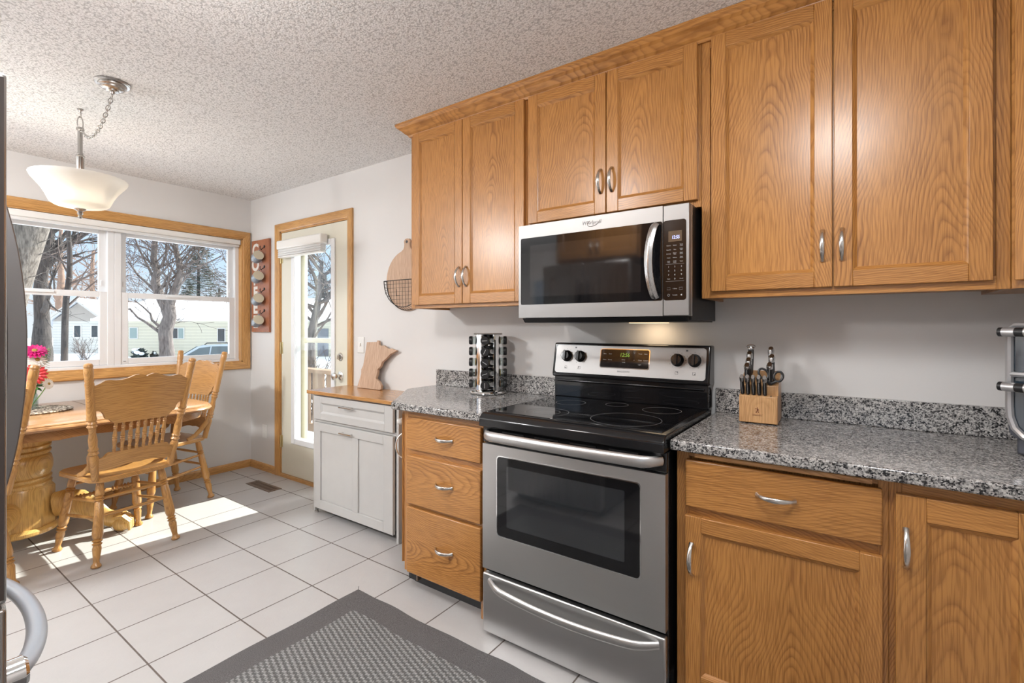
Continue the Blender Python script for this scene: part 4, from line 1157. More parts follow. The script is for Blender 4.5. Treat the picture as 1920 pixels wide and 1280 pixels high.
def make_chair(label, loc, rz):
    t = thing('dining_chair', label, 'chair', loc, rz, group='carved oak dining chairs')
    # seat: rounded trapezoid with a dished top
    out = []
    for a, b in rrect(-0.20, 0.20, -0.205, 0.215, 0.075, 6):
        w = 1 + 0.10 * (b + 0.2) / 0.42
        out.append((a * w, b))
    m = MB(); cy = 0.0
    rings = [(0.93, 0.4325, 0), (1.0, 0.440, 0), (1.0, 0.458, 0), (0.975, 0.4645, 0), (0.80, 0.461, 0), (0.45, 0.456, 0)]
    k = len(out)
    vs = [(x * s, y * s, z) for s, z, _ in rings for x, y in out]
    fs = [list(range(k))[::-1], list(range(len(vs) - k, len(vs)))]
    for i in range(len(rings) - 1):
        for j in range(k):
            fs.append((i * k + j, i * k + (j + 1) % k, (i + 1) * k + (j + 1) % k, (i + 1) * k + j))
    m.add(vs, fs); m.obj('seat', CHY, t)
    legs = []
    for sx in (-1, 1):
        for sy, bx_, by_ in ((1, 0.205, 0.215), (-1, 0.198, -0.222)):
            m = MB(); top = (sx * 0.150, 0.150 if sy > 0 else -0.150, 0.436); bot = (sx * bx_, by_, 0.0)
            turned(m, top, bot, LEGP, 14); m.obj('leg', CHZ, t)
    def lp(sx, sy, z):
        top = Vector((sx * 0.150, 0.150 * sy, 0.436)); bot = Vector((sx * (0.205 if sy > 0 else 0.198), 0.215 if sy > 0 else -0.222, 0))
        return bot + (top - bot) * (z / 0.436)
    ST = [(0, .006), (.1, .0075), (.5, .010), (.9, .0075), (1, .006)]
    for sx in (-1, 1):
        for za, zb in ((0.300, 0.330), (0.205, 0.245)):
            m = MB(); turned(m, lp(sx, 1, za), lp(sx, -1, zb), ST, 10); m.obj('stretcher', CHY, t)
    for z in (0.345, 0.255):
        m = MB(); turned(m, lp(-1, -1, z), lp(1, -1, z), ST, 10); m.obj('stretcher', CHX, t)
    m = MB()
    fp = [(0, .007), (.06, .009)]
    for c in (.12, .17, .22, .30, .36, .64, .70, .78, .83, .88):
        fp += [(c - .015, .009), (c, .0165), (c + .015, .009)]
    fp = sorted(fp + [(.42, .011), (.5, .0135), (.58, .011), (.94, .009), (1, .007)])
    turned(m, lp(-1, 1, 0.29), lp(1, 1, 0.29), fp, 10); m.obj('turned_stretcher', CHX, t)
    m = MB(); turned(m, lp(-1, 1, 0.375), lp(1, 1, 0.375), ST, 10); m.obj('stretcher', CHX, t)
    for sx in (-1, 1):
        m = MB(); turned(m, (sx * P0[0], P0[1], P0[2]), (sx * P1[0], P1[1], P1[2]), POSTP, 14); m.obj('back_post', CHZ, t)
        m = MB()
        a = post_at(0.62)
        pts = [(sx * (a[0] + 0.004), a[1] + 0.010, 0.625), (sx * (a[0] + 0.010), a[1] + 0.028, 0.580), (sx * 0.196, -0.145, 0.525), (sx * 0.200, -0.095, 0.487), (sx * 0.203, -0.04, 0.468)]
        m.tube(pts, [0.010, 0.013, 0.014, 0.013, 0.010], 8, flat=(1.3, 0.7), up=(0, 0.3, 1)); m.obj('hip_bracket', CHZ, t)
    def slab(top, low, name, mt):
        poly = mirror(top) + [p for p in top] + [p for p in low] + mirror(low)[0:]
        # order: left..centre..right on top, then right..centre..left on the bottom
        poly = mirror(top) + top + low + [(-a, b) for a, b in low[::-1] if a > 1e-6]
        # subdivide by strips so the curve stays smooth: split into columns
        m = MB(); xs = sorted(set([round(a, 4) for a, b in top + low] + [round(-a, 4) for a, b in top + low]))
        def ev(c, x):
            x = abs(x); c = sorted(c)
            if x <= c[0][0]: return c[0][1]
            for (a0, b0), (a1, b1) in zip(c[:-1], c[1:]):
                if a0 <= x <= a1: return b0 + (b1 - b0) * (x - a0) / max(1e-6, a1 - a0)
            return c[-1][1]
        n = 56; xm = max(a for a, b in top)
        cols = []
        for i in range(n + 1):
            x = -xm + 2 * xm * i / n
            zt, zb = ev(top, x), ev(low, x)
            cols.append([(x, zb + (zt - zb) * q / 3) for q in range(4)])
        vs = []
        def clampx(x, z):
            px = post_at(z)[0]; return max(-px, min(px, x))
        for y in (-0.010, 0.010):
            for c in cols:
                for x, z in c: vs.append(back_map(clampx(x, z), y, z))
        M_ = (n + 1) * 4; fs = []
        for i in range(n):
            for q in range(3):
                a = i * 4 + q; fs.append((a, a + 4, a + 5, a + 1)); fs.append((M_ + a, M_ + a + 1, M_ + a + 5, M_ + a + 4))
            for q in (0, 3):
                a = i * 4 + q; fs.append((a, a + 4, M_ + a + 4, M_ + a))
        for i in (0, n):
            for q in range(3):
                a = i * 4 + q; fs.append((a, a + 1, M_ + a + 1, M_ + a))
        m.add(vs, fs); return m.obj(name, mt, t)
    slab(CRAIL, CRLOW, 'crest_panel', CHX)
    slab(LOTOP, LOBOT, 'lower_back_rail', CHX)
    for i in range(8):
        xb = -0.119 + 0.034 * i; xt = xb * 1.03
        m = MB(); turned(m, back_map(xt, 0, 0.762), back_map(xb, 0, 0.598), SPINP, 10); m.obj('spindle', CHZ, t)
    return t
c1 = make_chair('oak dining chair in front, its carved back turned to the viewer', (1.008, -1.268, 0.0), R(98))
dup(c1, (0.446, -0.846, 0.0), R(192), 'oak dining chair at the table end near the back wall')
dup(c1, (0.962, -1.95, 0.0), R(97), 'oak dining chair half hidden behind the refrigerator handle')

# ================================================================ table
t = thing('dining_table', 'oak pedestal dining table below the double window', 'table', (0.55, -1.56, 0))
m = MB(); pl = rrect(-0.525, 0.525, -0.84, 0.84, 0.20, 8)
def shell(m, pl, lay):
    k = len(pl); vs = []
    for s, z in lay:
        for x, y in pl:
            vs.append((x - (s if x > 0 else -s), y - (s if y > 0 else -s), z))
    fs = [list(range(k))[::-1], list(range(len(vs) - k, len(vs)))]
    for i in range(len(lay) - 1):
        for j in range(k):
            fs.append((i * k + j, i * k + (j + 1) % k, (i + 1) * k + (j + 1) % k, (i + 1) * k + j))
    m.add(vs, fs)
shell(m, pl, [(0.016, 0.722), (0.004, 0.728), (0.0, 0.738), (0.004, 0.748), (0.010, 0.752), (0.010, 0.756), (0.014, 0.760)])
tp = m.obj('tabletop', TABY, t)
DKJ = plain('dark_joint', (0.06, 0.03, 0.015), 0.6)
for yj in (0.3, -0.3): MB().box(-0.50, 0.50, yj - 0.001, yj + 0.001, 0.7601, 0.7606).obj('leaf_joint', DKJ, tp, smooth=False)
# scalloped apron
m = MB(); k = len(pl); n = 160
per = []
acc = [0]
for i in range(k):
    a, b = pl[i], pl[(i + 1) % k]; acc.append(acc[-1] + math.hypot(a[0] - b[0], a[1] - b[1]))
def at(s):
    s %= acc[-1]
    for i in range(k):
        if acc[i] <= s <= acc[i + 1]:
            f = (s - acc[i]) / max(1e-9, acc[i + 1] - acc[i]); a, b = pl[i], pl[(i + 1) % k]
            return a[0] + (b[0] - a[0]) * f, a[1] + (b[1] - a[1]) * f
vs = []
for i in range(n):
    s = acc[-1] * i / n; x, y = at(s)
    sx, sy = x * (1 - 0.055 / 0.525), y * (1 - 0.055 / 0.84); ix_, iy_ = x * (1 - 0.085 / 0.525), y * (1 - 0.085 / 0.84)
    zb = 0.664 + 0.010 * abs(sin(s * pi / 0.30)) ** 0.7
    vs += [(sx, sy, 0.7215), (sx, sy, zb), (ix_, iy_, zb), (ix_, iy_, 0.7215)]
fs = []
for i in range(n):
    j = (i + 1) % n
    for q in range(4):
        fs.append((i * 4 + q, i * 4 + (q + 1) % 4, j * 4 + (q + 1) % 4, j * 4 + q))
m.add(vs, fs); m.obj('apron', TABX, t)
# pedestal
m = MB()
m.lathe([(0.175, 0.080), (0.185, 0.088), (0.185, 0.104), (0.172, 0.118)], seg=40)
m.lathe([(0.168, 0.118), (0.168, 0.335), (0.155, 0.352)], seg=8, ph=pi / 8)
m.lathe([(0.150, 0.350), (0.152, 0.368), (0.140, 0.376), (0.150, 0.386), (0.152, 0.398), (0.142, 0.406), (0.148, 0.42), (0.156, 0.45), (0.156, 0.48), (0.148, 0.515), (0.136, 0.53), (0.146, 0.538), (0.148, 0.552), (0.138, 0.56), (0.146, 0.57), (0.148, 0.584), (0.14, 0.592)], seg=40)
m.lathe([(0.150, 0.590), (0.150, 0.695)], seg=8, ph=pi / 8)
m.box(-0.36, 0.36, -0.30, 0.30, 0.695, 0.7215)
m.v = [(x * 0.92 if z < 0.695 else x, (y * 0.92 if z < 0.695 else y) - 0.045, z) for x, y, z in m.v]
m.obj('pedestal', PEDZ, t)
for q in range(4):
    a = R(60 + 90 * q); d = Vector((cos(a), sin(a), 0))
    m = MB()
    pts = [(0.14, 0.215), (0.20, 0.222), (0.255, 0.212), (0.30, 0.180), (0.34, 0.135), (0.38, 0.100), (0.42, 0.082), (0.455, 0.072)]
    rs = [0.062, 0.068, 0.066, 0.058, 0.050, 0.045, 0.044, 0.042]
    m.tube([d * r + Vector((0, 0, z)) for r, z in pts], rs, 12, flat=(1.15, 0.72), up=(0, 0, 1))
    c = d * 0.465
    m.ball((c.x, c.y, 0.050), 0.050, 14, 10)
    w = Vector((-d.y, d.x, 0))
    for s in (-0.036, -0.012, 0.012, 0.036):
        b = d * 0.43 + w * s * 0.8
        m.tube([b + Vector((0, 0, 0.094)), d * 0.475 + w * s * 1.1 + Vector((0, 0, 0.096)), d * 0.510 + w * s * 1.25 + Vector((0, 0, 0.062)), d * 0.514 + w * s * 1.15 + Vector((0, 0, 0.012))], [0.013, 0.014, 0.013, 0.008], 8)
    m.v = [(x, y - 0.03, z) for x, y, z in m.v]; m.obj('claw_foot', PEDZ, t)

# placemat
def woven():
    m, nt, b = mat('woven_seagrass')
    tc = nt.nodes.new('ShaderNodeTexCoord').outputs['Object']
    v = nt.nodes.new('ShaderNodeTexVoronoi'); v.inputs['Scale'].default_value = 75; nt.links.new(tc, v.inputs['Vector'])
    col = ramp(nt, v.outputs['Distance'], [(0.1, (0.60, 0.54, 0.44)), (0.45, (0.36, 0.30, 0.23)), (0.65, (0.10, 0.07, 0.05))])
    nt.links.new(col, b.inputs['Base Color']); b.inputs['Roughness'].default_value = 0.8
    bump(nt, b, mth(nt, 'SUBTRACT', 1.0, v.outputs['Distance']), 0.7, 0.005)
    return m
SEAG = woven()
m = MB()
for i in range(7): m.tube([((0.024 + 0.0255 * i) * cos(a), (0.024 + 0.0255 * i) * sin(a), 0.0065) for a in [2 * pi * q / 48 for q in range(48)]], 0.0135, 8, closed=True, flat=(0.46, 1.0), up=(0, 0, 1))
m.lathe([(0.185, 0.0015), (0.185, 0.006), (0, 0.006)], seg=48)
o = m.obj('placemat', SEAG, None, loc=(0.415, -1.530, 0.760)); tag(o, 'round woven placemat under the flower vase', 'placemat')

# vase + flowers
vx, vy, vz = 0.37, -1.535, 0.7742
t = thing('vase', 'clear ribbed glass jar vase with red flowers on woven placemat', 'vase', (vx, vy, vz))
m = MB(); m.lathe([(0.036, 0.0), (0.041, 0.004), (0.042, 0.02), (0.040, 0.08), (0.032, 0.100), (0.031, 0.122), (0.034, 0.126), (0.031, 0.126), (0.028, 0.12), (0.029, 0.10), (0.037, 0.08), (0.038, 0.012), (0, 0.010)], seg=32, flute=0.02)
m.obj('glass_body', JARGLASS, t)
MB().lathe([(0, 0.011), (0.036, 0.012), (0.036, 0.07), (0, 0.07)], seg=24).obj('water', glassm('vase_water', (0.88, 0.95, 0.90)), t)
GREEN1 = plain('leaf_green', (0.055, 0.20, 0.035), 0.45, var=0.3, scale=30); STEMG = plain('stem_green', (0.16, 0.33, 0.06), 0.5, var=0.2)
def gerbera(base, top, face, r, mt, label, name='gerbera'):
    t = thing(name, label, 'flower', base)
    b = Vector(base); d = Vector(top) - b
    m = MB(); m.tube([(0, 0, 0), d * 0.5 + Vector((0.004, 0.002, 0)), d], 0.0028, 6); m.obj('stem', STEMG, t)
    f = Vector(face).normalized(); rot = f.to_track_quat('Z', 'Y').to_matrix().to_4x4()
    Mx = Matrix.Translation(d) @ rot
    m = MB()
    for layer, (n, rr, ti, off) in enumerate(((17, r, 0.06, 0), (15, r * 0.84, 0.22, 0.14), (12, r * 0.58, 0.45, 0.05))):
        for i in range(n):
            a = 2 * pi * i / n + off
            u = Vector((cos(a), sin(a), 0)); w = Vector((-sin(a), cos(a), 0)); wd = rr * 0.135
            pts = []
            for s, ww in ((0.12, 0.4), (0.5, 1.0), (0.85, 0.9), (1.0, 0.25)):
                c = u * (rr * s) + Vector((0, 0, ti * rr * (s ** 1.2) + 0.002 * layer - 0.10 * rr * s * s * (1 if layer == 0 else 0.4)))
                pts += [c - w * wd * ww, c + w * wd * ww]
            m.add(pts, [(0, 1, 3, 2), (2, 3, 5, 4), (4, 5, 7, 6)], 0, Mx)
    m.obj('petals', mt, t, recalc=False)
    m = MB(); m.ball((0, 0, 0.006), (r * 0.24, r * 0.24, r * 0.14), 14, 6, 0, Mx); m.obj('flower_center', plain('flower_core', (0.30, 0.20, 0.05), 0.8, var=0.4, scale=300), t)
REDP = plain('red_petals', (0.62, 0.02, 0.025), 0.5, var=0.2, scale=40); MAGP = plain('magenta_petals', (0.55, 0.012, 0.16), 0.5, var=0.2, scale=40); WHTP = plain('white_petals', (0.78, 0.74, 0.68), 0.5, var=0.06, scale=40)
gerbera((vx + 0.006, vy + 0.004, vz + 0.02), (vx + 0.05, vy + 0.01, vz + 0.215), (0.95, -0.22, 0.28), 0.068, REDP, 'red gerbera daisy low in the vase, behind the chair post')
gerbera((vx - 0.006, vy + 0.006, vz + 0.02), (vx + 0.02, vy + 0.022, vz + 0.355), (0.6, -0.15, 0.85), 0.064, MAGP, 'magenta gerbera daisy, tallest flower in the vase')
gerbera((vx, vy - 0.010, vz + 0.02), (vx + 0.03, vy + 0.03, vz + 0.300), (0.8, 0.1, 0.5), 0.055, WHTP, 'white blossom between the red and magenta flowers', 'white_flower')
gerbera((vx + 0.012, vy + 0.010, vz + 0.02), (vx + 0.06, vy + 0.075, vz + 0.150), (0.8, 0.5, 0.2), 0.035, WHTP, 'small white blossom hanging low right of the vase rim', 'white_flower')
t = thing('greenery', 'green leaves and fern sprigs around the vase flowers', 'leaves', (vx, vy, vz))
m = MB(); random.seed(4)
def leaf(m, b, d, L, w, droop=0.3):
    b = Vector(b); d = Vector(d).normalized(); s = d.cross(Vector((0, 0, 1))); s = s.normalized() if s.length > 0.1 else Vector((0, 1, 0))
    pts = []
    for q, ww in ((0, 0.12), (0.3, 0.9), (0.6, 1.0), (0.85, 0.6), (1.0, 0.05)):
        c = b + d * L * q - Vector((0, 0, droop * L * q * q)); pts += [c - s * w * ww, c + Vector((0, 0, -w * 0.25)), c + s * w * ww]
    m.add(pts, [(i * 3 + k, i * 3 + k + 1, i * 3 + k + 4, i * 3 + k + 3) for i in range(4) for k in range(2)])
for (dx, dy, dz, L, w) in ((0.6, 0.7, 0.25, 0.085, 0.019), (0.9, 0.2, 0.1, 0.07, 0.018), (0.3, 0.9, 0.45, 0.09, 0.018), (-0.2, 0.9, 0.3, 0.07, 0.017), (0.8, -0.5, 0.3, 0.07, 0.017), (0.1, 0.5, 0.8, 0.075, 0.016), (-0.7, -0.4, 0.4, 0.07, 0.017), (0.7, 0.5, -0.1, 0.06, 0.016)):
    leaf(m, (0.02 * dx, 0.02 * dy, 0.135), (dx, dy, dz), L, w)
m.obj('leaves', GREEN1, t, recalc=False)
m = MB()
for (bx_, top) in (((0.004, 0.01, 0.03), (0.035, 0.085, 0.375)), ((0.0, 0.012, 0.03), (0.05, 0.06, 0.245))):
    b = Vector(bx_); d = Vector(top) - b
    m.tube([b, b + d * 0.5, b + d], 0.0018, 5)
    for i in range(14):
        s = 0.5 + 0.5 * i / 14; c = b + d * s
        for sg in (-1, 1): leaf(m, c, (sg * 0.5, sg * 0.7 + 0.1, 0.5), 0.042 * (1.15 - (s - 0.5) * 1.6), 0.006, 0.1)
for i in range(5):
    a = i * 1.3; m.tube([(0.012 * cos(a), 0.012 * sin(a), 0.014), (0.018 * cos(a + 1), 0.018 * sin(a + 1), 0.13)], 0.003, 6)
m.obj('fern_sprigs', STEMG, t, recalc=False)

# ================================================================ pendant
hx_, hy_ = 1.18, -1.48
t = thing('pendant_lamp', 'hanging frosted glass bowl lamp on a chain above the dining table', 'lamp', (hx_, hy_, CZ))
SILV = plain('satin_silver', (0.40, 0.385, 0.37), 0.26, 1.0, var=0.05)
cx_, cy_ = 1.665 - hx_, -1.475 - hy_
MB().lathe([(0.070, 0.0), (0.071, -0.006), (0.066, -0.011), (0.056, -0.012), (0.055, -0.018), (0.047, -0.022), (0.046, -0.028), (0.036, -0.034), (0.026, -0.036), (0.024, -0.042), (0.010, -0.045), (0.008, -0.054), (0, -0.054)], (cx_, cy_, 0), 40).obj('canopy', SILV, t)
m = MB(); m.lathe([(0.014, 0), (0.014, -0.006), (0.006, -0.010), (0.004, -0.02)], seg=16)
m.tube([(0, 0, -0.018), (0.012, 0, -0.026), (0.014, 0, -0.038), (0.004, 0, -0.047), (-0.008, 0, -0.042)], 0.003, 8); m.obj('ceiling_hook', SILV, t)
m = MB()
def link(c, d, L, w, rr, up):
    d = Vector(d).normalized(); u = Vector(up); u = (u - d * u.dot(d)).normalized()
    pts = []
    for i in range(16):
        a = 2 * pi * i / 16
        pts.append(Vector(c) + d * (L / 2 * cos(a)) + u * (w / 2 * sin(a)))
    m.tube(pts, rr, 6, closed=True)
link((0, 0, -0.078), (0, 0, 1), 0.075, 0.024, 0.0028, (0, 1, 0))
# catenary from loop to canopy
A = Vector((0.008, 0.0, -0.105)); B = Vector((cx_, cy_, -0.055)); nl = 19
def cat(s):
    p = A + (B - A) * s
    return Vector((p.x, p.y, p.z - 0.60 * (s * (1 - s)) * (0.72 + 0.2 * (0.5 - s))))
pts = [cat(i / 200) for i in range(201)]
acc_ = [0]
for i in range(200): acc_.append(acc_[-1] + (pts[i + 1] - pts[i]).length)
tot = acc_[-1]; nl = int(tot / 0.021); j = 0
for i in range(nl):
    s = (i + 0.5) * tot / nl
    while acc_[j + 1] < s: j += 1
    d = (pts[j + 1] - pts[j])
    link(pts[j], d, tot / nl + 0.009, 0.0165, 0.0019, (0, 1, 0) if i % 2 else d.cross(Vector((0, 1, 0))))
m.obj('chain', SILV, t)
m = MB(); m.tube([cat(i / 30) for i in range(31)], 0.0016, 6); m.obj('cord', WHITET, t)
MB().lathe([(0.016, -0.100), (0.018, -0.112), (0.011, -0.118), (0.0105, -0.232), (0.013, -0.236), (0.013, -0.245), (0.019, -0.249), (0.020, -0.254), (0.017, -0.258), (0.017, -0.372), (0.006, -0.376), (0.006, -0.515)], seg=24).obj('stem', SILV, t)
def frosted():
    m, nt, b = mat('frosted_glass')
    tc = nt.nodes.new('ShaderNodeTexCoord').outputs['Object']
    d = nt.nodes.new('ShaderNodeBsdfDiffuse'); d.inputs[0].default_value = (0.90, 0.89, 0.87, 1)
    tr = nt.nodes.new('ShaderNodeBsdfTranslucent'); tr.inputs[0].default_value = (0.86, 0.83, 0.77, 1)
    gl = nt.nodes.new('ShaderNodeBsdfGlossy'); gl.inputs['Roughness'].default_value = 0.3
    m1 = nt.nodes.new('ShaderNodeMixShader'); m1.inputs[0].default_value = 0.5
    m2 = nt.nodes.new('ShaderNodeMixShader'); m2.inputs[0].default_value = 0.05
    nt.links.new(d.outputs[0], m1.inputs[1]); nt.links.new(tr.outputs[0], m1.inputs[2])
    nt.links.new(m1.outputs[0], m2.inputs[1]); nt.links.new(gl.outputs[0], m2.inputs[2])
    nt.links.new(m2.outputs[0], nt.nodes['Material Output'].inputs[0]); nt.nodes.remove(b)
    return m
prof = [(0.012, -0.532), (0.060, -0.528), (0.105, -0.518), (0.122, -0.506), (0.130, -0.488), (0.140, -0.465), (0.155, -0.438), (0.176, -0.410), (0.194, -0.388), (0.2015, -0.372), (0.201, -0.366), (0.197, -0.368), (0.174, -0.404), (0.150, -0.437), (0.134, -0.466), (0.124, -0.490), (0.114, -0.506), (0.058, -0.522), (0.012, -0.526)]
MB().lathe(prof, seg=72, flute=0.006).obj('bowl', frosted(), t)
MB().lathe([(0.0, -0.585), (0.006, -0.583), (0.011, -0.574), (0.007, -0.566), (0.012, -0.560), (0.013, -0.554), (0.008, -0.548), (0.020, -0.540), (0.026, -0.534), (0.024, -0.530), (0, -0.530)], seg=24).obj('finial', SILV, t)
BULB = plain('lit_bulb', (0.9, 0.85, 0.75), 0.4, emit=(1.0, 0.84, 0.62), es=10.0)
for bx_, by_ in ((-0.055, -0.05), (0.055, 0.05)):
    m = MB(); m.lathe([(0.013, 0.0), (0.013, 0.03)], (bx_, by_, -0.432), 16); m.tube([(0, 0, -0.41), (bx_, by_, -0.405)], 0.006, 8); b_ = m.obj('socket', SILV, t)
    MB().ball((bx_, by_, -0.455), 0.024, 16, 10).obj('bulb', BULB if bx_ < 0 else plain('bulb_unlit', (0.85, 0.85, 0.82), 0.3), t)
add_light('pendant_glow', 'POINT', (hx_ - 0.062, hy_ - 0.056, CZ - 0.482), 5.0, (1.0, 0.92, 0.80), radius=0.016)

# ================================================================ things on walls and counters
# coffee mug rack
t = thing('mug_rack', 'red-brown plank mug rack with white letters between window and door', 'mug rack', (0.205, -0.001, 1.645))
MB().box(-0.150, 0.150, -0.020, 0.0, -0.412, 0.412).obj('plank', CEDAR, t, 0.002)
WPAINT = plain('chalky_white_paint', (0.70, 0.66, 0.60), 0.8, var=0.15, scale=60)
for ch, zc in zip('COFFEE', (0.320, 0.190, 0.060, -0.065, -0.195, -0.325)):
    text('lettering', ch, 0.150, WPAINT, t, (-0.080, -0.0205, zc), ext=0.0006, bold=0.006)
IRON = plain('black_iron', (0.015, 0.014, 0.013), 0.45, 0.4)
MUGO = plain('slate_blue_glaze', (0.20, 0.235, 0.275), 0.3, var=0.2, scale=20); MUGI = plain('cream_glaze', (0.60, 0.55, 0.42), 0.3, var=0.06)
mug0 = None
lab = ['blue-grey mug with cream inside, topmost of four on the wall rack', 'blue-grey mug with cream inside, second from top on the wall rack', 'blue-grey mug with cream inside, third from top on the wall rack', 'blue-grey mug with cream inside, lowest of four on the wall rack']
for i, zc in enumerate((1.905, 1.727, 1.530, 1.340)):
    lz = zc - 1.645 + 0.055
    m = MB(); m.lathe([(0.012, 0), (0.012, 0.004), (0.004, 0.006)], seg=12, M=Matrix.Translation((0.075, -0.020, lz + 0.03)) @ Matrix.Rotation(pi / 2, 4, 'X'))
    m.tube([(0.075, -0.022, lz + 0.02), (0.075, -0.040, lz + 0.012), (0.077, -0.050, lz - 0.004), (0.080, -0.060, lz), (0.083, -0.064, lz + 0.022), (0.086, -0.062, lz + 0.03)], 0.0032, 7); m.obj('hook', IRON, t)
    if mug0 is None:
        mg = thing('mug', lab[0], 'mug', (0, 0, 0), group='mugs hanging on the rack')
        pr = [(0.0, 0.0), (0.030, 0.0), (0.036, 0.006), (0.042, 0.025), (0.044, 0.060), (0.0425, 0.090), (0.0435, 0.096)]
        MB().lathe(pr, seg=28).obj('outer_body', MUGO, mg)
        MB().lathe([(0.0435, 0.0962), (0.0415, 0.0970), (0.0395, 0.094), (0.0405, 0.060), (0.038, 0.020), (0.02, 0.008), (0, 0.008)], seg=28).obj('inside', MUGI, mg)
        m = MB(); m.tube([(-0.042, 0, 0.078), (-0.062, 0, 0.078), (-0.072, 0, 0.060), (-0.072, 0, 0.040), (-0.060, 0, 0.024), (-0.042, 0, 0.022)], 0.0052, 8); m.obj('handle', MUGO, mg)
        mug0 = mg
    else:
        mg = dup(mug0, label=lab[i])
    zax = Vector((0.95, -0.16, 0.40)).normalized()          # opening looks out and slightly up
    up = Vector((0.10, 0.25, 1.0)); hx3 = (up - zax * up.dot(zax)).normalized()   # direction of the handle
    xax = -hx3; yax = zax.cross(xax)
    mg.rotation_euler = Matrix((xax, yax, zax)).transposed().to_euler()
    mg.location = Vector((0.288, -0.078, zc)) - zax * 0.090

# round board planter with wire basket
t = thing('board_planter', 'round wooden board with handle and wire basket on wall by cabinet', 'wall basket', (2.098, -0.0005, 1.592))
pl = []
for i in range(56):
    a = R(90 + 16 + (360 - 32) * i / 55); pl.append((0.205 * cos(a), 0.205 * sin(a)))
pl += [(0.036, 0.210), (0.028, 0.225), (0.026, 0.245), (0.030, 0.256), (0.029, 0.266), (0.018, 0.277), (0, 0.281), (-0.018, 0.277), (-0.029, 0.266), (-0.030, 0.256), (-0.026, 0.245), (-0.028, 0.225), (-0.036, 0.210)]
m = MB(); m.prism(pl, -0.016, 0.0, 'xz'); m.obj('board', BEECH, t, 0.002)
m = MB(); m.lathe([(0.010, 0), (0.010, 0.002), (0, 0.002)], seg=16, M=Matrix.Translation((0, -0.0162, 0.258)) @ Matrix.Rotation(pi / 2, 4, 'X')); m.obj('hanging_hole', DARKMARK, t)
m = MB()
# half-bowl wire basket, protruding towards the room
def bas(u, v): # u angle along lower half (180..360), v 0 board ..1 front
    a = R(180 + 180 * u); return Vector((0.200 * cos(a) * (1 - 0.06 * v), -0.018 - 0.034 * v, 0.200 * sin(a) * (1 - 0.10 * v)))
for v in (0, 1): m.tube([bas(i / 28, v) for i in range(29)], 0.0026, 6)
for i in range(1, 28): m.tube([bas(i / 28, 0), bas(i / 28, 0.5), bas(i / 28, 1)], 0.0011, 5)
m.tube([bas(0, 0), bas(0, 1), (-0.1, -0.056, 0.0), (0.0, -0.058, 0.0), (0.1, -0.056, 0.0), bas(1, 1), bas(1, 0)], 0.0028, 6)
for i in range(1, 14):
    x = -0.200 + 0.4 * i / 14; zb = -math.sqrt(max(0, 0.2 ** 2 - x * x)) * 0.9
    m.tube([(x, -0.058, 0.0), (x, -0.052, zb)], 0.0011, 5)
for i in range(1, 7):
    z = -0.18 * i / 7; xw = math.sqrt(max(0, 0.2 ** 2 - (z / 0.9) ** 2))
    m.tube([(-xw * 0.94, -0.053, z), (0, -0.056, z), (xw * 0.94, -0.053, z)], 0.0011, 5)
m.obj('wire_basket', IRON, t)
m = MB(); m.box(-0.055, -0.020, -0.0615, -0.0595, -0.106, -0.102).box(-0.055, -0.051, -0.0615, -0.0595, -0.106, -0.060); m.obj('wire_clip', IRON, t)

# state-shaped board leaning on the wall
poly = [(1.649, 0.867), (1.664, 0.911), (1.679, 0.964), (1.674, 0.997), (1.69, 1.023), (1.697, 1.095), (1.702, 1.193), (1.81, 1.196), (1.812, 1.207), (1.824, 1.207), (1.834, 1.178), (1.856, 1.17), (1.889, 1.174), (1.908, 1.163), (1.941, 1.15), (1.969, 1.154), (2.024, 1.141), (1.964, 1.116), (1.922, 1.081), (1.889, 1.06), (1.875, 1.025), (1.848, 1.005), (1.851, 0.989), (1.841, 0.943), (1.88, 0.924), (1.904, 0.897), (1.904, 0.875), (1.896, 0.867)]
m = MB(); m.prism([(x - 1.78, z - 0.867) for x, z in poly], -0.010, 0.010, 'xz')
o = m.obj('state_board', BEECH, None, 0.0015, loc=(1.78, -0.068, 0.8475), rot=(R(-8), 0, 0))
tag(o, 'wooden board cut in a state outline leaning on the painted cabinet', 'cutting board')

# spice carousel
sx_, sy_, sz_ = 2.880, -0.135, 0.9128
t = thing('spice_rack', 'round chrome spice carousel on the granite left of the stove', 'spice rack', (sx_, sy_, sz_))
MB().lathe([(0.090, 0.0), (0.100, 0.003), (0.102, 0.010), (0.098, 0.016), (0.088, 0.019), (0, 0.019)], seg=48).obj('base', CHROME, t)
MB().lathe([(0.0, 0.326), (0.078, 0.326), (0.080, 0.329), (0.078, 0.332), (0, 0.333)], seg=48).obj('top_plate', STEEL, t)
CARO = t
view = math.atan2(-2.26 - sy_, 4.548 - sx_)
m = MB()
def column(a, w, r, z0=0.019, z1=0.326):
    vs = []; n = 8
    for z in (z0, z1):
        for i in range(n + 1):
            b = a - w / 2 + w * i / n; vs.append((r * cos(b), r * sin(b), z))
        for i in range(n + 1):
            b = a + w / 2 - w * i / n; vs.append(((r - 0.012) * cos(b), (r - 0.012) * sin(b), z))
    k = 2 * n + 2
    m.add(vs, [list(range(k)), list(range(2 * k - 1, k - 1, -1))] + [[i, (i + 1) % k, k + (i + 1) % k, k + i] for i in range(k)])
cols = [view - R(98), view - R(14), view + R(20), view + R(96), view + R(180)]
for a in (view - R(52), view + R(48), view + R(138), view - R(140)): m = MB(); column(a, R(42), 0.070); m.obj('chrome_panel', CHROME, t)
MB().lathe([(0.030, 0.019), (0.030, 0.326)], seg=24).obj('core', plain('dark_core', (0.03, 0.03, 0.032), 0.25, 0.5), t)
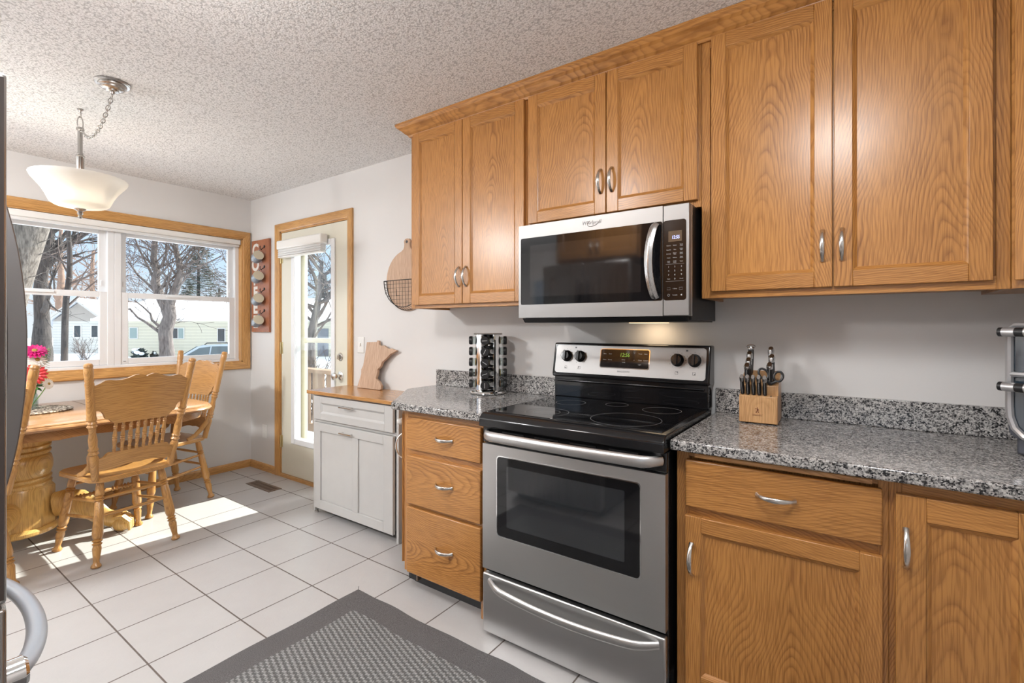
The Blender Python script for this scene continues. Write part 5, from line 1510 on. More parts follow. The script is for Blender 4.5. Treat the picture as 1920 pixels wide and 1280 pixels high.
for zc in (0.053, 0.113, 0.173, 0.233, 0.293):
    m = MB(); m.tube([(0.064 * cos(i * pi / 24), 0.064 * sin(i * pi / 24), zc - 0.024) for i in range(48)], 0.002, 5, closed=True); m.obj('holder_ring', CHROME, t)
FILL = [plain('spice_' + n, c, 0.8, var=0.3, scale=200) for n, c in (('tan', (0.45, 0.30, 0.14)), ('pale', (0.62, 0.58, 0.50)), ('brown', (0.25, 0.13, 0.06)), ('grey', (0.55, 0.56, 0.55)), ('ochre', (0.50, 0.33, 0.07)))]
def jar(a, zc, label, fill, grp, twist):
    """lying jar: axis points outward from the carousel, cap outside"""
    t = thing('spice_jar', label, 'spice jar', (sx_ + 0.040 * cos(a), sy_ + 0.040 * sin(a), sz_ + zc), group=grp)
    zax = Vector((cos(a), sin(a), 0.0)); xax = Vector((0, 0, 1)); yax = zax.cross(xax)
    t.rotation_euler = Matrix((xax, yax, zax)).transposed().to_euler()
    MB().lathe([(0.0, 0.002), (0.018, 0.002), (0.0205, 0.006), (0.0205, 0.044), (0.018, 0.047), (0, 0.047)], seg=20).obj('glass', JARGLASS, t)
    MB().lathe([(0.0, 0.004), (0.0185, 0.005), (0.0185, 0.030), (0, 0.030)], seg=16).obj('spice', fill, t)
    m = MB(); m.lathe([(0.0225, 0.046), (0.0235, 0.049), (0.0235, 0.060), (0.0215, 0.064), (0, 0.0645)], seg=24)
    c = m.obj('cap', BLACKM, t)
    m = MB(); m.box(-0.0012, 0.0012, -0.014, 0.014, 0.0644, 0.0652, M=Matrix.Rotation(twist, 4, 'Z')); m.obj('cap_slot', WHITEMARK, c)
rowsn = ['bottom', 'fourth', 'middle', 'second', 'top']
for ci, (a, nm) in enumerate(((view - R(96), 'left side'), (view - R(10), 'front face'), (view + R(92), 'right side'))):
    for k, zc in enumerate((0.053, 0.113, 0.173, 0.233, 0.293)):
        jar(a, zc, 'black-capped spice jar, %s row, on the %s of the chrome carousel' % (rowsn[k], nm), FILL[(k * 2 + ci) % 5], 'spice jars in the carousel', (0.6, -0.7, 1.57, 0.1, 2.2)[k] + ci)
for k, zc in enumerate((0.053, 0.113, 0.173, 0.233, 0.293)):
    m = MB(); a = view + R(22)
    Mx = Matrix.Translation((0.030 * cos(a), 0.030 * sin(a), zc)) @ Vector((cos(a), sin(a), 0)).to_track_quat('Z', 'Y').to_matrix().to_4x4()
    m.lathe([(0.016, 0), (0.016, 0.02), (0.012, 0.028), (0.012, 0.02)], seg=16, M=Mx); m.obj('empty_socket', STEEL, CARO)

# knife block
kx_, ky_, kz_ = 4.180, -0.218, 0.9128
t = thing('knife_block', 'light wood knife block on the granite right of the stove', 'knife block', (kx_, ky_, kz_), R(2))
m = MB()
m.prism([(0.0, 0.003), (0.0, 0.104), (0.012, 0.108), (0.040, 0.108), (0.055, 0.003)], 0.0, 0.132, 'yz')
fb = m.obj('front_tier', BAMBOO, t, 0.002)
m = MB(); m.prism([(0.057, 0.003), (0.0275, 0.1085), (0.030, 0.143), (0.145, 0.192), (0.170, 0.010), (0.168, 0.003)], 0.0, 0.132, 'yz')
m.obj('main_tier', BAMBOO, t, 0.002)
for x in (0.01, 0.12):
    for y in (0.012, 0.15): MB().lathe([(0.006, 0), (0.006, 0.003)], (x, y, 0), 10).obj('foot', BLACKM, t)
LOGO = plain('burnt_brown_mark', (0.20, 0.06, 0.03), 0.7)
m = MB(); lx, lz = 0.064, 0.048; yy = -0.0006
def st(p, r=0.0009): m.tube([(lx + a * 0.011, yy, lz + b * 0.011) for a, b in p], r, 5)
m.ball((lx, yy, lz + 0.0125), (0.0016, 0.0008, 0.0018), 8, 6)
st([(0, 0.9), (0, 0.25)], 0.0020); st([(0, 0.8), (-0.35, 0.75), (-0.65, 0.95)]); st([(0, 0.8), (0.4, 0.45), (0.1, 0.2)])
st([(0, 0.25), (-0.3, -0.2), (-0.25, -0.5), (-0.45, -0.55)], 0.0011); st([(0, 0.25), (0.3, -0.2), (0.28, -0.5), (0.48, -0.55)], 0.0011); st([(-0.72, 1.0), (-0.62, -0.6)], 0.0004)
m.box(lx - 0.019, lx + 0.019, yy - 0.0003, yy + 0.0008, lz - 0.0125, lz - 0.0120)
m.obj('figure_emblem', LOGO, fb)
text('brand_lettering', 'INTERNATIONAL', 0.0042, LOGO, fb, (lx, -0.0004, 0.0315), ext=0.0003)
m = MB(); m.box(0.108, 0.1105, 0.0035, 0.010, 0.1035, 0.1095); m.obj('empty_slot', BLACKM, t)
kb = t
CAPS = plain('polished_pommel', (0.55, 0.55, 0.55), 0.22, 1.0, var=0.05)
def knife(x, y, z, L, w, th, tilt, label, grp, rx=0.0, name='knife'):
    t = thing(name, label, 'knife', (kx_ + x, ky_ + y, kz_ + z), rot=(R(-tilt) * -1, rx, R(2)), group=grp)
    m = MB(); pts = [(0, 0, 0), (0, 0.001, L * 0.25), (0, 0.002, L * 0.6), (0, 0.0, L * 0.86)]
    m.tube(pts, [w * 0.85, w, w * 0.92, w * 1.05], 10, flat=(1.0, th / w), up=(0, 1, 0)); m.obj('handle', BLACKM, t)
    m = MB(); m.tube([(0, 0, L * 0.74), (0, -0.001, L * 0.92), (0, -0.005, L)], [w * 1.05, w * 1.12, w * 0.8], 10, flat=(1.0, th / w), up=(0, 1, 0)); m.obj('pommel', CAPS, t)
    m = MB(); m.box(-0.0008, 0.0008, -w * 1.02, -w * 0.7, L * 0.1, L * 0.85); m.obj('tang', CAPS, t)
    return t
for i in range(5):
    knife(0.010 + 0.0196 * i, 0.018, 0.1095, 0.076, 0.0115, 0.0075, 20, 'black-handled steak knife, %s from left in the front row of the block' % ('first', 'second', 'third', 'fourth', 'fifth')[i], 'steak knives in the block front')
for (x, y, z, L, lb) in ((0.022, 0.045, 0.152, 0.070, 'black knife at front of the left column in the wood block'), (0.024, 0.068, 0.162, 0.080, 'black knife second from front in the left column of the block'), (0.024, 0.092, 0.172, 0.095, 'black knife third from front in the left column of the block')):
    knife(x, y, z, L, 0.0155, 0.0105, 6, lb, 'large knives in the block')
for (x, y, z, L, lb) in ((0.100, 0.052, 0.155, 0.072, 'black knife at front of the right column, above the scissors'), (0.104, 0.080, 0.167, 0.090, 'black knife in the middle of the right column of the block'), (0.098, 0.106, 0.178, 0.108, 'tallest black knife at the back of the right column')):
    knife(x, y, z, L, 0.0155, 0.0105, 6, lb, 'large knives in the block')
s_ = thing('sharpening_steel', 'honing steel with hanging ring at back left of the wood block', 'sharpening steel', (kx_ + 0.022, ky_ + 0.118, kz_ + 0.182), rot=(R(-6), 0, 0))
m = MB(); m.tube([(0, 0, 0), (0, 0, 0.03), (0, 0, 0.075), (0, 0, 0.095)], [0.009, 0.010, 0.011, 0.0105], 14); m.obj('handle', BLACKM, s_)
m = MB(); m.lathe([(0.0115, 0.095), (0.012, 0.100), (0.010, 0.106), (0, 0.108)], seg=16); m.obj('pommel', CAPS, s_)
m = MB(); m.tube([(0.016 * cos(i * pi / 10), 0.008 * sin(i * pi / 10), 0.108 + 0.006 * sin(i * pi / 10)) for i in range(20)], 0.0014, 6, closed=True); m.obj('hanging_ring', CHROME, s_)
s_ = thing('kitchen_scissors', 'black-handled kitchen scissors in the right side of the wood block', 'scissors', (kx_ + 0.104, ky_ + 0.037, kz_ + 0.150), rot=(R(-8), 0, R(4)))
for sg, (cx2, cz2, rx2, rz2, tl) in ((-1, (-0.024, 0.038, 0.015, 0.021, 0.55)), (1, (0.026, 0.030, 0.015, 0.019, -0.25))):
    m = MB()
    m.tube([(cx2 + rx2 * cos(a) * cos(tl) - rz2 * sin(a) * sin(tl), 0.004 * sg, cz2 + rx2 * cos(a) * sin(tl) + rz2 * sin(a) * cos(tl)) for a in [2 * pi * i / 24 for i in range(24)]], 0.0042, 8, closed=True)
    m.tube([(cx2 * 0.75, 0.004 * sg, cz2 - rz2 * 0.95), (cx2 * 0.2, 0.002 * sg, 0.004), (0, 0.002 * sg, 0.0)], [0.005, 0.006, 0.006], 8); m.obj('finger_loop', BLACKM, s_)

# air fryer oven in the corner
ang = math.atan2(-0.6, 0.8)
t = thing('air_fryer_oven', 'two-tier air fryer oven with silver frame at the right edge', 'air fryer', (4.905, -0.272, 0.9128), ang)
GRB = plain('slate_grey_plastic', (0.085, 0.090, 0.11), 0.4); SILP = plain('silver_plastic', (0.60, 0.60, 0.61), 0.3, 0.7); SMK = plain('smoked_window', (0.030, 0.045, 0.060), 0.05, spec=0.8)
w = 0.33
MB().box(0.018, w - 0.018, 0.012, 0.20, 0.0, 0.10).obj('base', GRB, t, 0.008)
MB().prism(rrect(0.004, w - 0.004, 0.045, 0.372, 0.03), 0.004, 0.215, 'xz').obj('body', GRB, t, 0.004)
m = MB(); yv = -0.004
pl = rrect(0.0, w, 0.335 - 0.285, 0.375, 0.030, 6)
pl = [(a, b) for a, b in pl]
m.tube([(a, yv, b) for a, b in [(0.012, 0.36), (0.012, 0.14), (0.014, 0.11), (0.024, 0.078), (0.045, 0.056), (0.07, 0.048), (w - 0.07, 0.048), (w - 0.045, 0.056), (w - 0.024, 0.078), (w - 0.014, 0.11), (w - 0.012, 0.14), (w - 0.012, 0.36), (w - 0.025, 0.372), (0.025, 0.372)]], 0.0095, 8, closed=True)
m.tube([(0.012, yv, 0.232), (w - 0.012, yv, 0.232)], 0.0085, 8); m.obj('silver_frame', SILP, t)
for a, b in ((0.240, 0.362), (0.060, 0.224)):
    o_ = MB().prism(rrect(0.020, w - 0.020, a, b, 0.012), -0.001, 0.004, 'xz').obj('door_window', SMK, t)
    m = MB()
    hz = b - 0.018 + 0.010 if a > 0.2 else b - 0.026
    m.tube([(0.006, -0.035, hz), (0.004, -0.035, hz), (w - 0.004, -0.035, hz)], [0.010, 0.013, 0.013], 12); h_ = m.obj('handle', BLACKM, o_)
    m = MB(); m.tube([(0.062, -0.035, hz), (w - 0.062, -0.035, hz)], 0.0138, 14); m.obj('handle_sleeve', STEEL, h_)
    m = MB(); m.tube([(0.014, -0.0365, hz), (0.042, -0.0365, hz)], 0.0128, 14); m.obj('handle_insert', SILP, h_)
    for xx in (0.03, w - 0.03): MB().box(xx - 0.008, xx + 0.008, -0.03, 0.0, hz - 0.006, hz + 0.006).obj('handle_arm', BLACKM, o_, 0.002)
    m = MB()
    for q in range(2): m.box(0.03, w - 0.03, 0.0, 0.001, a + 0.045 + q * 0.04, a + 0.052 + q * 0.04)

# ================================================================ outdoors
VX, VY = 4.548, -2.261
FWD = Vector((-sin(R(35.281)), cos(R(35.281)), 0)); RGT = Vector((cos(R(35.281)), sin(R(35.281)), 0))
def yard(lateral, dist, z=0.0):
    """a spot in the yard: metres to the right of the camera and ahead along its view"""
    p = Vector((VX, VY, 0)) + FWD * dist + RGT * lateral; return Vector((p.x, p.y, z))
def gz(p):
    d = (p - Vector((VX, VY, 0))).dot(FWD)
    return -0.62 - 0.40 * max(0, min(1, (d - 8) / 8)) + 0.34 * max(0, min(1, (d - 21) / 9))
# snow covered ground as a gently shaped sheet
m = MB(); vs = []; nx, ny = 70, 60
for j in range(ny + 1):
    for i in range(nx + 1):
        lat = -95 + 130 * i / nx; ds = 2.6 + 80 * (j / ny) ** 1.5
        p = Vector((VX, VY, 0)) + FWD * ds + RGT * lat
        x = min(p.x, -0.32) if p.y < 0.3 else p.x
        z = gz(p) + 0.10 * mnoise.noise(Vector((p.x * 0.25, p.y * 0.25, 0))) + 0.04 * mnoise.noise(Vector((p.x, p.y, 3)))
        vs.append((p.x, p.y, z))
fs = [(j * (nx + 1) + i, j * (nx + 1) + i + 1, (j + 1) * (nx + 1) + i + 1, (j + 1) * (nx + 1) + i) for j in range(ny) for i in range(nx)]
fs = [f for f in fs if not (min(vs[k][0] for k in f) > -0.8 and max(vs[k][1] for k in f) < 0.6) and not any(vs[k][0] > -0.3 and vs[k][1] < 0.2 for k in f)]
m.add(vs, fs)
o = m.obj('snow_ground', SNOW, None); tag(o, 'snow covered yard and street outside the windows', 'snow', kind='structure')
# roof overhang above the window and door
m = MB(); m.box(-0.80, -0.15, -5.6, 0.85, 2.42, 2.55).box(-0.15, 6.0, 0.15, 0.85, 2.42, 2.55)
o = m.obj('roof_eave', plain('white_soffit', (0.7, 0.7, 0.7), 0.6), None, smooth=False); tag(o, 'roof overhang outside above the window and back door', 'roof overhang', kind='structure')

SIDING = None
def siding(name, c, pitch=0.2):
    m, nt, b = mat(name)
    tc = nt.nodes.new('ShaderNodeTexCoord').outputs['Object']
    sp = nt.nodes.new('ShaderNodeSeparateXYZ'); nt.links.new(tc, sp.inputs[0])
    f = mth(nt, 'FRACT', mth(nt, 'DIVIDE', sp.outputs[2], pitch))
    col = ramp(nt, f, [(0.0, tuple(x * 0.55 for x in c)), (0.10, tuple(x * 0.72 for x in c)), (0.14, c), (1.0, c)])
    nt.links.new(col, b.inputs['Base Color']); b.inputs['Roughness'].default_value = 0.7
    bump(nt, b, f, 0.4, 0.02)
    return m
CRS = siding('cream_lap_siding', (0.66, 0.62, 0.49)); WHS = siding('white_lap_siding', (0.62, 0.61, 0.57))
TAUPE = plain('taupe_soffit', (0.40, 0.36, 0.32), 0.7); WFAS = plain('white_fascia', (0.72, 0.71, 0.68), 0.6); DKWIN = plain('dark_house_pane', (0.05, 0.06, 0.07), 0.06, spec=0.9); GRWIN = plain('curtained_house_pane', (0.28, 0.36, 0.35), 0.15)
SHG = plain('grey_shingles', (0.24, 0.23, 0.23), 0.9, var=0.2, scale=4)
# frame: local x = along RGT, y = away, z up
def houseM(): return R(35.281)
t = thing('neighbor_house', 'cream ranch house with snowy roof seen through the right window', 'house', yard(-16, 32, -0.75), houseM())
Lh = 44.0
MB().box(-10.6, Lh - 9, 0.0, 9.0, 0.0, 2.52).obj('wall', CRS, t)
m = MB(); m.prism([(-0.65, 2.42), (-0.65, 2.52), (4.5, 4.15), (9.65, 2.52), (9.65, 2.42)], -11.2, Lh - 8.4, 'yz'); rf = m.obj('roof', SNOW, t)
m = MB(); m.box(-11.2, Lh - 8.4, -0.70, -0.63, 2.38, 2.56); m.obj('fascia', WFAS, t)
m = MB()
random.seed(3)
pl = [(6.6 + i * 0.55, 0.06 + 0.10 * random.random() + (0.22 if i == 4 else 0)) for i in range(24)]
vs = []
for x, h in pl: vs += [(x, -0.5, 2.585), (x, -0.5 + h * 3.0, 2.585 + h * 3.0 * 0.3165)]
m.add(vs, [(2 * i, 2 * i + 2, 2 * i + 3, 2 * i + 1) for i in range(len(pl) - 1)]); m.obj('bare_shingles', SHG, rf)
m = MB(); m.box(15.0, 15.8, 3.2, 3.9, 3.6, 4.6); m.obj('chimney', plain('chimney_brick', (0.30, 0.2, 0.16), 0.8), rf)
def hwin(x0, x1, z0, z1, pane, split=True):
    m = MB(); m.box(x0, x1, -0.05, 0.0, z0, z1); f = m.obj('window', WFAS, t)
    if split:
        c = (x0 + x1) / 2
        for a, b, pm in ((x0 + 0.05, c - 0.03, DKWIN), (c + 0.03, x1 - 0.05, pane)): MB().box(a, b, -0.06, -0.05, z0 + 0.05, z1 - 0.05).obj('pane', pm, f)
    else: MB().box(x0 + 0.05, x1 - 0.05, -0.06, -0.05, z0 + 0.05, z1 - 0.05).obj('pane', pane, f)
hw = lambda px: (px - 960) / 910 * 32 + 16
hwin(hw(243), hw(259), 1.22, 1.98, GRWIN, False)
hwin(hw(323), hw(346), 1.22, 1.96, GRWIN)
hwin(hw(408), hw(423), 1.00, 1.94, DKWIN, False)
hwin(hw(470), hw(490), 1.1, 1.95, DKWIN)
MB().box(hw(596), hw(616), -0.06, 0.0, 0.1, 1.9).obj('garage_door', plain('garage_grey', (0.16, 0.17, 0.20), 0.6), t)

t = thing('gable_house', 'white gabled house wing seen through the left window', 'house', yard((150 - 960) / 910 * 36, 36, -0.72), R(48))
MB().box(-1.7, 1.7, 0.0, 8.5, 0.0, 2.42).obj('wall', WHS, t)
MB().prism([(-1.7, 2.4), (1.7, 2.4), (0, 3.86)], -0.02, 8.4, 'xz').obj('gable_wall', TAUPE, t)
m = MB(); m.prism([(-2.3, 2.02), (-2.3, 2.18), (0, 4.12), (2.3, 2.18), (2.3, 2.02), (0, 3.94)], -0.5, 8.9, 'xz'); m.obj('roof', SNOW, t)
m = MB(); m.prism([(-2.32, 1.95), (-2.32, 2.13), (0, 4.08), (2.32, 2.13), (2.32, 1.95), (0, 3.88)], -0.62, -0.50, 'xz'); m.obj('barge_board', plain('pale_board', (0.55, 0.52, 0.48), 0.6), t)
for x in (-0.15, 0.95):
    m = MB(); m.box(x - 0.26, x + 0.26, -0.05, 0.0, 1.15, 2.12); f = m.obj('window', WFAS, t)
    MB().box(x - 0.19, x + 0.19, -0.06, -0.05, 1.22, 2.05).obj('pane', DKWIN, f)

# ---- trees
def barkm(name, c1, c2, sc=14):
    m, nt, b = mat(name)
    tc = nt.nodes.new('ShaderNodeTexCoord').outputs['Object']
    mp = nt.nodes.new('ShaderNodeMapping'); mp.inputs['Scale'].default_value = (1, 1, 0.18); nt.links.new(tc, mp.inputs[0])
    f = nz(nt, mp.outputs[0], sc, 6, 0.65)
    nt.links.new(ramp(nt, f, [(0.35, c1), (0.62, c2)]), b.inputs['Base Color']); b.inputs['Roughness'].default_value = 0.9
    bump(nt, b, f, 0.8, 0.03)
    return m
BARK = barkm('grey_brown_bark', (0.055, 0.045, 0.042), (0.17, 0.145, 0.135)); BARKP = barkm('pale_furrowed_bark', (0.06, 0.05, 0.042), (0.20, 0.175, 0.15), 26); BARKD = barkm('dark_bark', (0.022, 0.019, 0.018), (0.07, 0.06, 0.055))
TWIG = plain('twig_brown', (0.10, 0.075, 0.065), 0.9, var=0.3, scale=3); TWIGR = plain('reddish_twig', (0.24, 0.16, 0.12), 0.9, var=0.3, scale=3)
DEADL = plain('dry_brown_leaf', (0.32, 0.20, 0.12), 0.8, var=0.35, scale=2)
def bez(p0, p1, bend, n=6):
    p0, p1 = Vector(p0), Vector(p1); mid = (p0 + p1) / 2 + Vector(bend)
    return [p0 * (1 - s) ** 2 + mid * 2 * s * (1 - s) + p1 * s * s for s in [i / n for i in range(n + 1)]]
def grow(mt, mw, rng, p, d, L, r, depth, leaves=None, spread=0.65, up=0.12, kids=(3, 5), minr=0.006):
    """recursive bare branch"""
    n = 4; pts = [p]; q = Vector(p); dd = Vector(d).normalized()
    for i in range(n):
        dd = (dd + Vector((rng.uniform(-1, 1), rng.uniform(-1, 1), rng.uniform(-1, 1) + up)) * 0.16).normalized()
        q = q + dd * (L / n); pts.append(q.copy())
    rs = [max(minr, r * (1 - 0.6 * i / n)) for i in range(n + 1)]
    tgt = mt if r > 0.05 else mw
    tgt.tube(pts, rs, 6 if r > 0.05 else 4 if r > 0.02 else 3)
    if depth == 0:
        if leaves is not None:
            for i in range(2):
                c = pts[rng.randint(1, n)] + Vector((rng.uniform(-1, 1), rng.uniform(-1, 1), rng.uniform(-1, 1))) * 0.12
                a = Vector((rng.uniform(-1, 1), rng.uniform(-1, 1), rng.uniform(-1, 1))).normalized() * 0.085; b = a.orthogonal().normalized() * 0.05
                leaves.add([c - a, c + b, c + a, c - b], [(0, 1, 2, 3)])
        return
    k = rng.randint(*kids)
    for i in range(k):
        s = rng.uniform(0.30, 1.0) if i < k - 1 else 1.0
        idx = min(n - 1, int(s * n)); f = s * n - idx
        c = pts[idx] + (pts[idx + 1] - pts[idx]) * f
        ax = dd.orthogonal().normalized(); ax.rotate(Matrix.Rotation(rng.uniform(0, 2 * pi), 3, dd))
        nd = (dd + ax * rng.uniform(0.5, 1.1) * spread * 1.3).normalized()
        grow(mt, mw, rng, c, nd, L * rng.uniform(0.55, 0.78), max(minr, rs[idx] * rng.uniform(0.5, 0.7)), depth - 1, leaves, spread, up, kids, minr)

def pt(px, py, D):
    """a spot in the yard back-projected from image pixels through the camera, at an assumed depth"""
    return yard((px - 960) / 910 * D, D, 1.2824 - (py - 612) / 910 * D)

# main tree in front of the right window
rng = random.Random(11)
D = 22
base = yard((317 - 960) / 910 * D, D, -0.95)
t = thing('bare_tree', 'bare forked tree in front of the cream house, right window', 'tree', base)
mt, mw = MB(), MB()
Lc = lambda px, py, dd=0: pt(px, py, D + dd) - base
trunk = [Vector((0, 0, -0.3)), Vector((0, 0, 0.0)), Lc(311, 640), Lc(310, 620), Lc(318, 595), Lc(314, 572), Lc(312, 562)]
mt.tube(trunk, [0.40, 0.36, 0.27, 0.29, 0.27, 0.30, 0.30], 12)
limbs = [
 ([Lc(310, 572), Lc(300, 555), Lc(291, 530), Lc(294, 508), Lc(288, 485), Lc(290, 455), Lc(296, 420)], [0.24, 0.20, 0.18, 0.15, 0.13, 0.12, 0.09]),
 ([Lc(318, 568), Lc(330, 540), Lc(338, 512), Lc(336, 490), Lc(330, 470), Lc(327, 440), Lc(322, 405)], [0.22, 0.17, 0.15, 0.13, 0.11, 0.09, 0.07]),
 ([Lc(293, 505), Lc(303, 498), Lc(311, 480), Lc(312, 455), Lc(318, 425)], [0.07, 0.06, 0.05, 0.04, 0.03]),
 ([Lc(337, 508), Lc(350, 495), Lc(370, 490), Lc(385, 470)], [0.07, 0.055, 0.045, 0.035]),
 ([Lc(338, 520), Lc(360, 508), Lc(385, 495), Lc(415, 480)], [0.06, 0.05, 0.04, 0.025]),
 ([Lc(303, 560), Lc(280, 535), Lc(258, 515), Lc(240, 490)], [0.08, 0.06, 0.045, 0.03]),
 ([Lc(288, 522), Lc(278, 500), Lc(262, 470), Lc(250, 440)], [0.07, 0.05, 0.04, 0.03]),
 ([Lc(330, 470), Lc(310, 445), Lc(296, 425), Lc(285, 400)], [0.05, 0.04, 0.03, 0.02]),
 ([Lc(297, 621), Lc(275, 605), Lc(258, 595), Lc(243, 578)], [0.075, 0.06, 0.045, 0.035]),
 ([Lc(300, 613), Lc(285, 600), Lc(282, 588), Lc(268, 575), Lc(252, 563)], [0.07, 0.055, 0.045, 0.035, 0.025]),
]
for pts, rs in limbs:
    mt.tube(pts, rs, 8)
    for i in range(1, len(pts)):
        for q in range(2):
            a = pts[i - 1] + (pts[i] - pts[i - 1]) * rng.random()
            d = (pts[i] - pts[i - 1]).normalized(); o_ = RGT * rng.choice((-1, 1)) * rng.uniform(0.5, 1.1) + Vector((0, 0, rng.uniform(0, 0.7))) + FWD * rng.uniform(-0.5, 0.5)
            grow(mt, mw, rng, a, (d * 0.5 + o_), rng.uniform(0.9, 1.7), rs[i] * 0.35, 2, None, 0.7, 0.15, (3, 4), 0.009)
mt.obj('trunk', BARK, t); mw.obj('twigs', TWIG, t)

# big pale leaning trunk close to the left window
D = 9.0
base = yard((-25 - 960) / 910 * D, D, -0.7)
t = thing('leaning_tree', 'thick pale-barked leaning tree trunk close to the left window', 'tree', base)
Lc = lambda px, py, dd=0: pt(px, py, D + dd) - base
mt, mw = MB(), MB(); rng = random.Random(5)
mt.tube([Vector((0, 0, -0.3)), Vector((0, 0, 0.3)), Lc(2, 600), Lc(20, 540), Lc(39, 480), Lc(59, 420), Lc(90, 330), Lc(120, 240)], [0.36, 0.31, 0.275, 0.27, 0.265, 0.26, 0.25, 0.22], 18)
mt.obj('trunk', BARKP, t)
for a, b in ((Lc(72, 455), Lc(90, 452)), (Lc(72, 478), Lc(95, 470)), (Lc(50, 520), Lc(80, 515)), (Lc(95, 330), Lc(160, 250)), (Lc(90, 350), Lc(40, 250))):
    grow(mw, mw, rng, a, b - a, (b - a).length * 1.6, 0.012, 2, None, 0.6, 0.1, (2, 3), 0.004)
mw.obj('twigs', BARKP, t)

def simple_tree(name, label, px, D, zb, trunkpts, rs, seed, barkmt, twigmt, leaves=False, depth=3, L=2.2, n=9, cr=0.05, group='bare trees beyond the window', up=0.15):
    base = yard((px - 960) / 910 * D, D, zb)
    t = thing(name, label, 'tree', base, group=group)
    rng = random.Random(seed); mt, mw = MB(), MB(); ml = MB() if leaves else None
    pts = [Vector((0, 0, -0.3))] + [pt(a, b, D) - base for a, b in trunkpts]
    mt.tube(pts, rs, 10)
    for i in range(n):
        s = rng.uniform(0.30, 1.0) * (len(pts) - 1); k = min(len(pts) - 2, int(s)); f = s - k
        c = pts[k] + (pts[k + 1] - pts[k]) * f
        d = RGT * rng.choice((-1, 1)) * rng.uniform(0.5, 1.2) + FWD * rng.uniform(-0.7, 0.7) + Vector((0, 0, rng.uniform(0.2, 1.2)))
        grow(mt, mw, rng, c, d, L * rng.uniform(0.7, 1.2), cr, depth, ml, 0.65, up, (3, 4), 0.008)
    mt.obj('trunk', barkmt, t); mw.obj('twigs', twigmt, t)
    if ml: ml.obj('dry_leaves', DEADL, t, smooth=False, recalc=False)
    return t
simple_tree('bare_tree', 'dark many-stemmed tree left of the gabled house, left window', 78, 24, -0.8, [(78, 665), (78, 640), (79, 600), (75, 545), (80, 500), (88, 460), (97, 420), (104, 370)], [0.42, 0.44, 0.38, 0.30, 0.26, 0.24, 0.21, 0.18, 0.13], 2, BARKD, BARKD, n=10, L=2.6, cr=0.14, depth=3)
simple_tree('bare_tree', 'slim dark young tree rising over the gable, left window', 124, 15, -1.0, [(120, 700), (122, 600), (124, 560), (130, 520), (131, 480), (129, 440), (132, 400), (134, 340)], [0.09, 0.09, 0.085, 0.08, 0.075, 0.065, 0.055, 0.045, 0.03], 8, BARKD, TWIG, n=9, L=1.5, cr=0.035, depth=2)
t3 = simple_tree('oak_tree', 'russet tree still holding dry leaves behind the gabled house', 110, 58, -0.5, [(110, 640), (112, 600), (112, 560), (115, 520), (112, 470), (115, 420)], [0.5, 0.5, 0.45, 0.4, 0.32, 0.24, 0.15], 21, TWIGR, TWIGR, leaves=True, n=15, L=5.6, cr=0.14, depth=3)
simple_tree('oak_tree', 'russet leafy tree farther right, behind the window mullion', 172, 78, -0.5, [(172, 640), (172, 600), (174, 560), (172, 520), (175, 470)], [0.45, 0.45, 0.42, 0.36, 0.28, 0.2], 33, TWIGR, TWIGR, leaves=True, n=11, L=4.2, cr=0.11, depth=3)
simple_tree('bare_tree', 'bare grey tree behind the cream house roof, far right window', 440, 70, -0.5, [(440, 640), (440, 590), (438, 540), (436, 490), (440, 430)], [0.4, 0.4, 0.36, 0.3, 0.22, 0.12], 44, BARK, TWIG, n=12, L=3.8, cr=0.09, depth=3)
simple_tree('bare_tree', 'bare branching tree seen through the back door glass', 588, 15, -0.9, [(584, 690), (582, 640), (588, 605), (596, 570), (600, 530), (604, 490)], [0.15, 0.15, 0.14, 0.12, 0.10, 0.08, 0.05], 52, BARK, TWIG, n=22, L=1.9, cr=0.05, depth=3)

# evergreen behind the house
def spruce(label, px, D, zb, H, rad, seed):
    base = yard((px - 960) / 910 * D, D, zb)
    t = thing('spruce_tree', label, 'tree', base, group='evergreens behind the house')
    rng = random.Random(seed); m = MB(); f = MB()
    m.tube([(0, 0, 0), (0, 0, H * 0.5), (0, 0, H)], [0.25, 0.16, 0.03], 8); m.obj('trunk', BARKD, t)
    for k in range(46):
        z = H * (0.10 + 0.88 * k / 46); r = rad * (1 - (z / H)) ** 0.8 + 0.15
        for q in range(7):
            a = rng.uniform(0, 2 * pi); rr = r * rng.uniform(0.7, 1.1)
            d = Vector((cos(a), sin(a), 0)); s = Vector((-sin(a), cos(a), 0))
            for w in range(9):
                c = Vector((0, 0, z)) + d * rr * (0.15 + 0.85 * w / 9) + Vector((0, 0, 0.10 * rr * sin(w) - 0.18 * rr * (w / 9) ** 1.5))
                for sg in (-1, 1):
                    L = rr * 0.30 * (1.1 - w / 10) + 0.08
                    e = c + d * L * 0.6 + s * sg * L + Vector((0, 0, rng.uniform(-0.12, 0.05)))
                    f.add([c, c + d * 0.10, e, (c + e) / 2 - d * 0.09 + Vector((0, 0, 0.03))], [(0, 1, 2, 3)])
    f.obj('needles', plain('grey_green_needles', (0.10, 0.12, 0.09), 0.9, var=0.4, scale=2), t, smooth=False, recalc=False)
spruce('grey-green spruce rising behind the cream house roof, right window', 372, 52, -0.5, 12.6, 4.4, 6)
spruce('dark spruce behind the house, seen through the back door glass', 606, 60, -0.5, 8.5, 2.4, 9)

